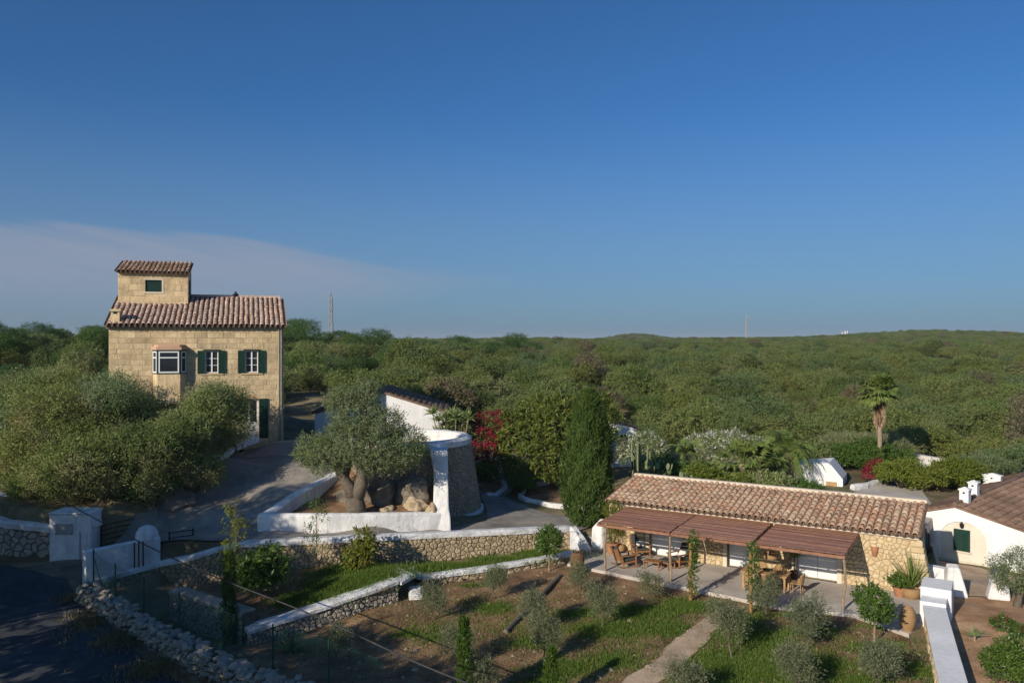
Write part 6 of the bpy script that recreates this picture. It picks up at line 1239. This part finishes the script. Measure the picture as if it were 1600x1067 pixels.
for i, (px, py, s, lab) in enumerate(YO):
    q = on_plane(px, py, -.25); q.z = hz(q.x, q.y); t = empty('young_olive', q, rnd.uniform(0, 6.28), lab, 'bush', 'young olive bushes planted in the garden'); s *= .74; t.scale = (s, s, s * rnd.uniform(.95, 1.15)); c, k = PR[i % 6]; link('crown', c, t); link('trunk', k, t)
def ball_tree(label, px, py, zc, w, h, seed, L_=.1, W_=.05, mt='l_citrus', zg=None, n=650):
    q = on_plane(px, py, -.1 if zg is None else zg); t = empty('ball_tree', q, 0, label, 'tree', 'small clipped trees on bare stems'); lb = [((0, 0, zc), (w * .42, w * .42, h * .45))] + [((math.cos(a) * w * .25, math.sin(a) * w * .25, zc + rnd.uniform(-.3, .3) * h), (w * .27, w * .27, h * .25)) for a in (0, 1.3, 2.6, 3.9, 5.2)]
    link('crown', foliage('ball_crown', lb, n, 7, L_, W_, M[mt], seed, spl=.16, inner=.15, low=-1), t); MB().tube([(0, 0, -.1), (.02, 0, zc)], [.045, .035], 7).build('trunk', M['post'], t)
ball_tree('small round headed tree on a bare stem at the patio front', 1366, 1006, 1.45, 1.15, 1.2, 731); ball_tree('small round headed tree in front of the white planter top', 858, 892, 1.35, 1.1, 1.25, 732)
cypress('slim_cypress', on_plane(358, 1015, -.9), 3.5, .42, 900, .13, .03, 733, 'slim young cypress beside the enclosure wall in the shade', 0, 'l_cyp', 'slim young cypresses'); cypress('slim_cypress', on_plane(725, 1110, -.45), 2.7, .36, 700, .12, .03, 734, 'slim young cypress crossed by the cable at the bottom edge', 0, 'l_citrus', 'slim young cypresses'); cypress('slim_cypress', on_plane(862, 1105, -.4), 1.7, .36, 500, .12, .03, 735, 'short slim cypress at the bottom edge left of the path', 0, 'l_citrus', 'slim young cypresses')
for px, py, lab, s in ((1079, 938, 'orange wooden post wrapped in a vine beside the sandy path', 74), (1173, 957, 'vine covered wooden post in front of the dining table', 75)):
    q = on_plane(px, py, -.1); t = empty('vine_post', q, 0, lab, 'post', 'vine posts before the patio'); MB().tube([(0, 0, -.2), (.01, 0, 1.2), (0, .01, 2.35)], .065, 8).build('post', M['orangewood'], t); link('vine', foliage('vine', [((.1, 0, .4 + .27 * k), (.16, .16, .22)) for k in range(9)], 260, 6, .09, .05, M['l_citrus'], s, spl=.14, low=-1), t)
# saplings in the bed
def sapling(label, px, py, zg, h, w, nl, mt, seed, n=150, L_=.2, W_=.05, ztr=.45, trunk=.022):
    q = on_plane(px, py, zg); r = random.Random(seed); t = empty('sapling', q, 0, label, 'tree', 'saplings in the planting bed'); lb = [((r.uniform(-.3, .3) * w, r.uniform(-.3, .3) * w, h * (ztr + (1 - ztr) * (k + .5) / nl)), (w * .33 * r.uniform(.7, 1.2), w * .33, h * (1 - ztr) / nl * .7)) for k in range(nl)]
    link('crown', foliage('sapling_crown', lb, n, 7, L_, W_, M[mt], seed, spl=.25, droop=.35, inner=.3, low=-1), t); mb = MB().tube([(0, 0, -.1), (.03, 0, h * .5), (0, 0, h * .97)], [trunk * 1.4, trunk, trunk * .4], 6); 
    for l in lb: mb.tube([(0, 0, l[0][2] - .15), l[0]], [.014, .006], 4)
    mb.build('trunk', M['post'], t); return t
sapling('leafy avocado sapling with yellowish lower leaves in the bed', 408, 943, -.1, 2.0, 1.5, 4, 'l_citrus', 741, 330, .24, .08, .4, .03); sapling('yellow green sapling in the sunny part of the grassy bed', 562, 897, .25, 1.75, 1.1, 4, 'l_yellow', 742, 230, .24, .075, .3); sapling('thin tall sapling with sparse leaves in front of the stone wall', 494, 905, .1, 3.7, .9, 7, 'l_citrus', 743, 120, .13, .035, .35); sapling('slender light green sapling at the left end of the bed', 368, 948, -.2, 4.2, .9, 7, 'l_yellow', 744, 190, .15, .045, .35)
sapling('low leafy sapling beside the slender light green one', 425, 930, 0, 2.0, 1.3, 3, 'l_citrus', 745, 200, .2, .07, .4)
q = on_plane(461, 930, 0); tag(MB().tube([(0, 0, -.1), (0, .02, 1.2)], .03, 6).tube([(.12, 0, -.1), (.1, 0, 1.15)], .02, 6).build('bed_stakes', M['post'], None, q), 'pair of bare stakes standing in the grassy bed', 'stake')
a = on_plane(790, 990, -.3); b = on_plane(875, 902, -.15); d = b - a; tag(MB().tube([(0, 0, .08), tuple(d * .5 + Vector((.02, 0, .09))), tuple(d + Vector((0, 0, .08)))], [.10, .11, .10], 9).build('long_log', M['log'], None, a), 'long grey log lying on the bare garden soil', 'log')
# pots
def pot(name, label, loc, prof, mt, leaf=None, seed=1, cat='pot'):
    t = empty(name, loc, 0, label, cat); MB().lathe(prof, 16, cap=False).build('pot', M[mt], t, smooth=True); zt = prof[2][1] if len(prof) > 2 else .3
    MB().lathe([(prof[-2][0], prof[-2][1] - .05), (.01, prof[-2][1] - .04)], 12, cap=False).build('soil', M['garden'], t); return t
Pot = [(.2, 0), (.27, .12), (.29, .4), (.31, .45), (.27, .45), (.22, .1)]; q = on_plane(957, 864, .04)
t = pot('potted_cane', 'terracotta pot with a tall yellow green cane plant by the left wall', q, [(r * 1.05, z * 1.15) for r, z in Pot], 'terracotta', cat='potted plant'); link('leaves', foliage('cane_leaves', [((0, 0, .9 + k * .33), (.28, .28, .26)) for k in range(5)], 200, 6, .26, .03, M['l_yellow'], 751, spl=.2, up=.8, low=-1), t); MB().tube([(-.06, 0, .3), (-.1, 0, 2.1)], .015, 5).tube([(.06, 0, .3), (.12, 0, 2.0)], .015, 5).tube([(0, .05, .3), (0, .08, 2.2)], .015, 5).build('canes', M['post'], t)
pot('round_pot', 'small rounded tan pot beside the cane plant', on_plane(969, 863, .04), [(.14, 0), (.26, .14), (.25, .32), (.17, .42), (.14, .42), (.1, .1)], 'wicker')
q = on_plane(902, 893, 0.0); t = pot('tall_urn', 'tall dark brown urn at the left corner of the patio', q, [(.2, 0), (.3, .25), (.34, .6), (.26, .85), (.24, .9), (.2, .9), (.18, .2)], 'urn', cat='urn'); rg = np.random.default_rng(9); v, f = rosette(26, .42, .03, rg, c=(0, 0, .85), bend=.9); link('trailing_plant', np_mesh('trailing', v, f, M['l_dry']), t)
q = on_plane(1406, 931, .04); t = pot('red_pot', 'red glazed pot with a leafy green plant by the right wall', q, [(r * .85, z * .85) for r, z in Pot], 'terracotta', cat='potted plant'); link('leaves', foliage('pot_leaves', [((0, 0, .62), (.36, .34, .26))], 120, 7, .13, .06, M['l_citrus'], 752, spl=.12, low=-.6), t)
q = on_plane(1424, 934, .04); t = pot('basket_planter', 'wicker basket planter holding a tall slender palm', q, [(.24, 0), (.36, .15), (.36, .34), (.29, .42), (.25, .42), (.2, .1)], 'wicker', cat='potted plant'); v, f = rosette(70, 1.45, .05, np.random.default_rng(10), lo=.95, hi=1.55, bend=.45, segs=4, c=(0, 0, .4)); link('fronds', np_mesh('slender_fronds', v, f, M['l_palm']), t)
q = on_plane(1418, 984, .04); t = empty('wicker_vase', q, 0, 'tall bulbous wicker vase against the patio end wall', 'vase'); MB().lathe([(.17, 0), (.26, .2), (.3, .45), (.24, .72), (.16, .86), (.14, .86), (.1, .5)], 18, cap=False).build('vase_body', M['wicker'], t, smooth=True)
q = on_plane(1241, 903, .04); t = pot('potted_palm', 'slim dark potted palm beside the last door', q, [(r * .6, z * .7) for r, z in Pot], 'urn', cat='potted plant'); v, f = rosette(34, 1.25, .05, np.random.default_rng(11), lo=.6, hi=1.5, bend=.9, segs=4, c=(0, 0, .9)); link('fronds', np_mesh('palm_fronds', v, f, M['l_palm']), t); MB().tube([(0, 0, .2), (0, 0, .95)], .03, 6).build('stem', M['bark'], t)
# yard plants on the right
q = on_plane(1590, 945, 0); t = empty('yard_olive', q, 0, 'grey green olive tree at the right frame edge by the yard gate', 'tree'); lb = [((-.2, 0, 1.35), (.8, .7, .6)), ((.5, 0, 1.6), (.8, .7, .6)), ((.2, .2, 1.1), (.7, .7, .5)), ((1.2, 0, 1.5), (.8, .7, .7))]; link('crown', foliage('yard_olive_crown', lb, 1300, 9, .1, .03, M['l_olive'], 761, spl=.28, low=-.9), t); limbs((0, 0, 0), lb, .13, 5, fork=.4).build('trunk', M['bark'], t, smooth=True)
q = on_plane(1576, 1066, -.0); t = empty('yard_citrus', q, 0, 'bright green citrus bush in the red soil at the lower right', 'bush'); t.scale = (.82,) * 3; lb = [((-.35, 0, .75), (.55, .5, .5)), ((.35, 0, .85), (.6, .5, .55)), ((0, 0, 1.15), (.5, .5, .4)), ((.7, 0, .5), (.5, .5, .45))]; link('crown', foliage('yard_citrus_crown', lb, 900, 8, .12, .055, M['l_citrus'], 762, spl=.2, low=-1), t); limbs((0, 0, 0), lb, .05, 6).build('trunk', M['bark'], t)
for px, py, lab, s in ((1568, 985, 'red flowering low plant above the yard citrus bush', 763), (1597, 1000, 'reddish flowering plant at the right frame edge', 764)):
    q = on_plane(px, py, 0); t = empty('flowering_plant', q, 0, lab, 'plant', 'red flowering plants in the yard'); link('leaves', foliage('flower_leaves', [((0, 0, .3), (.45, .4, .3))], 130, 7, .14, .05, M['l_citrus'], s, spl=.15, low=-.5), t); link('flowers', foliage('red_flowers', [((0, 0, .42), (.45, .4, .25))], 22, 4, .07, .06, M['l_red'], s + 5, spl=.06, low=0), t); t.scale = (.8,) * 3
q = on_plane(1523, 998, 0); rosettes('small_agave', 'small spiky plant at the foot of the patio end wall', q, [(0, 0, .1)], 26, .5, .05, 'l_agave', 84)

# ------------------------------------------------------------------ grass
def blades(name, spots, n, Lr, W_, mt, seed, label, hfun=None, avoid=None):
    rg = np.random.default_rng(seed); A = np.array([(x, y, rx, ry, w) for x, y, rx, ry, w in spots]); pr = A[:, 2] * A[:, 3] * A[:, 4]; k = rg.choice(len(A), n, p=pr / pr.sum()); a = rg.uniform(0, 6.28, n); r = np.abs(rg.normal(0, .62, n)) * (1 + .25 * np.sin(a * 3 + k) + .15 * np.sin(a * 7 + 2 * k)); x = A[k, 0] + r * A[k, 2] * np.cos(a); y = A[k, 1] + r * A[k, 3] * np.sin(a)
    keep = np.ones(n, bool)
    ang = .54; s_ = (x - 4.9) * .8527 - (y - 40.2) * .5225; d_ = (x - 4.9) * .5225 + (y - 40.2) * .8527
    if avoid is not None:
        ins = np.zeros(n, bool)
        for q0, q1 in zip(avoid, avoid[1:] + avoid[:1]): ins ^= ((q0[1] > y) != (q1[1] > y)) & (x < (q1[0] - q0[0]) * (y - q0[1]) / (q1[1] - q0[1] + 1e-9) + q0[0])
        keep &= ~(ins & (rg.random(n) < .93))
    if hfun is None: keep &= ~((d_ > -4.25 + .12 * np.sin(s_ * 4)) & (s_ > -3)); z = height(x, y)
    else: z = np.array([hfun(p, q) for p, q in zip(x, y)])
    x, y, z = x[keep], y[keep], z[keep]; n = len(x); P = np.column_stack([x, y, z - .01]); ax = unit(np.column_stack([rg.normal(0, .5, n), rg.normal(0, .5, n), np.ones(n)])); V, F = leaves(P, ax, rg.uniform(Lr[0], Lr[1], n), W_ * rg.uniform(.6, 1.3, n), rg)
    o = link(name, np_mesh(name, V, F, M[mt])); return tag(o, label, 'grass', kind='stuff')
def gp_(px, py, rx, ry, w=1.0, z=-.22): q = on_plane(px, py, z); return (q.x, q.y, rx, ry, w)
GR = [gp_(770, 950, 1.0, .7), gp_(690, 990, .9, .5), gp_(640, 985, .7, .5, .6), gp_(830, 1000, .9, .6), gp_(880, 1040, 1.2, .8), gp_(945, 985, 1.5, 1.0), gp_(900, 960, 1.2, .6, .6), gp_(1000, 960, 1.7, .9), gp_(1075, 950, 1.4, .9), gp_(1040, 985, 1.5, .9, .8), gp_(960, 1030, 1.2, 1.0, .7), gp_(1120, 1040, 1.3, 1.4), gp_(1180, 1000, 1.6, 1.2), gp_(1160, 970, .9, .9), gp_(1100, 1075, 1.5, 1.3), gp_(1200, 1050, 1.6, 1.4), gp_(1280, 1040, 1.5, 1.1), gp_(1270, 990, 1.2, .7, .7), gp_(1370, 1018, 1.2, .7), gp_(1340, 1070, 1.4, .9, .8), gp_(1430, 1050, .7, 1.0, .4), gp_(835, 1075, 1.0, .7), gp_(870, 880, .8, .25), gp_(740, 915, .9, .25, .6), gp_(860, 1060, .8, .6), gp_(1250, 965, 1.8, .25, .8), gp_(1380, 985, 1.2, .25, .5)]
PATH = [tuple(on_plane(p[0], p[1], -.15)[:2]) for p in ((1140, 944), (1160, 948), (1128, 975), (1093, 1010), (1060, 1040), (1020, 1072), (985, 1110), (905, 1110), (955, 1072), (1010, 1035), (1060, 995), (1100, 965))]
blades('grass', GR, 95000, (.07, .19), .03, 'l_grass', 801, 'patchy green grass and clover on the garden soil', None, PATH)
blades('weeds', [(0, 30, 7, 6, .6), (4, 30, 5, 4, 1), (8, 27, 6, 4, 1), (-3, 30, 5, 5, .6)], 9000, (.05, .16), .04, 'l_grass', 806, 'small green weeds scattered over the garden soil', None, PATH)
blades('dry_grass', [(0, 30, 9, 6, .5), (10, 26, 5, 4, 1), (-2, 33, 5, 3, .8), (3, 28, 5, 4, 1), (12, 28.5, 2.5, 2, .8)], 42000, (.04, .13), .022, 'l_drygrass', 802, 'thin dry grass scattered over the garden soil', None, PATH)
bedz = lambda x, y: .18 + (x + 9.9) * .06 - .12 * max(0, 33.5 - y)
blades('bed_grass', [(-7.0, 33.2, 1.6, .9, 1), (-5.8, 34.2, 1.3, 1.2, 1), (-8.6, 32.0, 1.0, .6, .8), (-7.2, 35.2, 1.8, .8, .5)], 26000, (.15, .38), .026, 'l_grass', 803, 'tall green grass growing in the planting bed', bedz)
blades('strip_grass', [(-2.6, 36.6, 1.5, .6, 1), (-.4, 37.6, 1.6, .55, 1), (1.6, 38.8, 1.6, .6, 1), (-3.8, 36.3, .7, .6, .7)], 15000, (.12, .3), .026, 'l_grass', 804, 'tall green grass in the strip below the retaining wall', lambda x, y: .12)
blades('verge_grass', [(-16.4, 31.0, 1.0, 1.2, 1), (-14.4, 29.2, 1.0, 1.0, 1), (-12.2, 27.0, 1.0, 1.2, 1), (-9.6, 24.8, 1.2, 1.2, 1), (-18.4, 33.2, .5, .6, 1)], 9000, (.1, .28), .03, 'l_drygrass', 805, 'dry grass on the verge between road and dry stone wall', lambda x, y: hz(x, y))

def pebbles():
    rg = np.random.default_rng(12); n = 1500; x = rg.uniform(-10, 14, n); y = rg.uniform(23, 37, n); d_ = (x - 4.9) * .5225 + (y - 40.2) * .8527; lo = -.9 * (x + 4.4) * (x < -4.4) * .0
    ok = (d_ < -4.3) & (y < np.interp(x, [-10, -4.7, -4, 3], [29, 32.9, 34.5, 38])) & (y > np.interp(x, [-12, -4], [27.5, 21])); x, y = x[ok], y[ok]; z = height(x, y); s = rg.gamma(2, .02, len(x)).clip(.015, .14); V = []; F = []
    O = np.array([(1, 0, 0), (0, 1, 0), (-1, 0, 0), (0, -1, 0), (0, 0, .7), (0, 0, -.5)], float)
    for a, b, c, q in zip(x, y, z, s):
        k = len(V); t = rg.uniform(0, 6.28); Rm = np.array([[math.cos(t), -math.sin(t), 0], [math.sin(t), math.cos(t), 0], [0, 0, 1]]); V += list((O * rg.uniform(.6, 1.3, (6, 1)) * q) @ Rm + (a, b, c + .02)); F += [(k, k + 1, k + 4), (k + 1, k + 2, k + 4), (k + 2, k + 3, k + 4), (k + 3, k, k + 4)]
    tag(link('pebbles', np_mesh('pebbles', V, F, M['wallstone'])), 'loose pale stones strewn over the garden soil', 'stones', kind='stuff')
pebbles()
# ------------------------------------------------------------------ far things
def pylon(px, ptop, pbot, Y, w, label, n=9):
    top = on_ray(px, ptop, Y); bot = on_ray(px, pbot, Y); zb = min(bot.z, far_h(np.array([bot.x]), np.array([Y]))[0] + 1) - 2; h = top.z - zb; t = empty('pylon', (top.x, Y, zb), 0, label, 'pylon', 'lattice pylons on the horizon'); th = w * .028 + .05
    f = lambda z: w / 2 * (1 - .62 * min(1, z / h / .62)) if z < h * .92 else w / 2 * .38 * (h - z) / (h * .08) + .05
    Z = [h * k / n for k in range(n + 1)]; mb = MB()
    for sx, sy in ((1, 1), (1, -1), (-1, -1), (-1, 1)): MB().tube([(sx * f(z), sy * f(z), z) for z in Z], th, 4).build('leg', M['steel'], t)
    for a, b in zip(Z, Z[1:]):
        for (s1, s2) in (((1, 1), (1, -1)), ((1, -1), (-1, -1)), ((-1, -1), (-1, 1)), ((-1, 1), (1, 1))):
            mb.bar((s1[0] * f(a), s1[1] * f(a), a), (s2[0] * f(b), s2[1] * f(b), b), th * 1.1); mb.bar((s2[0] * f(a), s2[1] * f(a), a), (s1[0] * f(b), s1[1] * f(b), b), th * 1.1); mb.bar((s1[0] * f(b), s1[1] * f(b), b), (s2[0] * f(b), s2[1] * f(b), b), th)
    mb.build('bracing', M['steel'], t)
    for z in (.68, .78, .88): MB().bar((-w * .42, 0, h * z), (w * .42, 0, h * z), th * 1.8).build('crossarm', M['steel'], t)
pylon(517, 456, 524, 420, 3.6, 'grey lattice pylon rising right of the stone house'); pylon(1167, 492, 538, 900, 5, 'distant thin lattice pylon on the right horizon')
for i, px in enumerate((1316, 1320.5, 1324)):
    b = on_ray(px, 527, 1900); t = on_ray(px, (519.5, 517.5, 518)[i], 1900); tag(MB().tube([(0, 0, -14), (0, 0, t.z - b.z)], [1.5, 1.2], 8).tube([(0, 0, t.z - b.z), (0, 0, t.z - b.z + 1.2)], [1.9, .6], 8).build('white_tower', M['whitew'], None, b), ('leftmost', 'middle', 'rightmost')[i] + ' of three tiny white towers on the horizon', 'tower', 'white towers on the horizon')
for px, py, Y, w, lab in ((1262, 531, 1300, 9, 'tiny white house on the right horizon'), (1210, 533.5, 1300, 8, 'tiny white house left of the other one on the horizon'), (1162, 537, 880, 6, 'tiny pinkish white house at the foot of the far pylon')):
    b = on_ray(px, py + 3, Y); o = empty('far_house', b, 0, lab, 'house'); MB().prism([(-w / 2, -4), (w / 2, -4), (w / 2, 3.2), (0, 4.6), (-w / 2, 3.2)], 0, w).build('wall', M['whitew'], o)
    MB().prism([(-w / 2 - .3, 3.1), (0, 4.7), (w / 2 + .3, 3.1), (w / 2 + .3, 3.4), (0, 5.0), (-w / 2 - .3, 3.4)], -.3, w + .3).build('roof', M['tile'], o)
# roadside pines out of frame on the left: they shade the road and the gate
for i, (p_, q_, h, w) in enumerate([(-14.5, -1.5, 8.2, 5), (-18, 0, 9.0, 5.5), (-22, -.5, 9.2, 6), (-26, .5, 9.6, 6), (-30.5, .0, 12.0, 5.5), (-34.4, .5, 15.6, 5), (-37.2, 1.5, 12.6, 4), (-40, .5, 11.0, 5.5), (-44.5, .5, 10.4, 6.5), (-41, -5, 11, 6), (-11.5, -4, 8.5, 4.5)]):
    x = .788 * p_ + .616 * q_; y = -.616 * p_ + .788 * q_; tree('roadside_pine', 'dark pine tree across the road beyond the left frame edge', (x, y, hz(x, y)), w, h, h * .15, 12, 1900, 8, .32, .12, 'l_pine', 900 + i, 'pine trees across the road', .2, spl=.5, inner=.35, low=-1)
# ------------------------------------------------------------------ haze
def haze():
    mb = MB().box(-4800, 4800, -320, 7400, -4, 62); m = bpy.data.materials.new('thin_air_haze'); m.use_nodes = True; nt = m.node_tree; nt.nodes.clear()
    out = nt.nodes.new('ShaderNodeOutputMaterial'); v = nt.nodes.new('ShaderNodeVolumePrincipled'); v.inputs['Color'].default_value = (.80, .88, 1.0, 1); v.inputs['Density'].default_value = HAZE; v.inputs['Anisotropy'].default_value = 0.0
    nt.links.new(v.outputs[0], out.inputs['Volume']); o = mb.build('haze', m); tag(o, 'thin pale haze over the far woodland', 'haze', kind='stuff')
HAZE = .00009
haze()
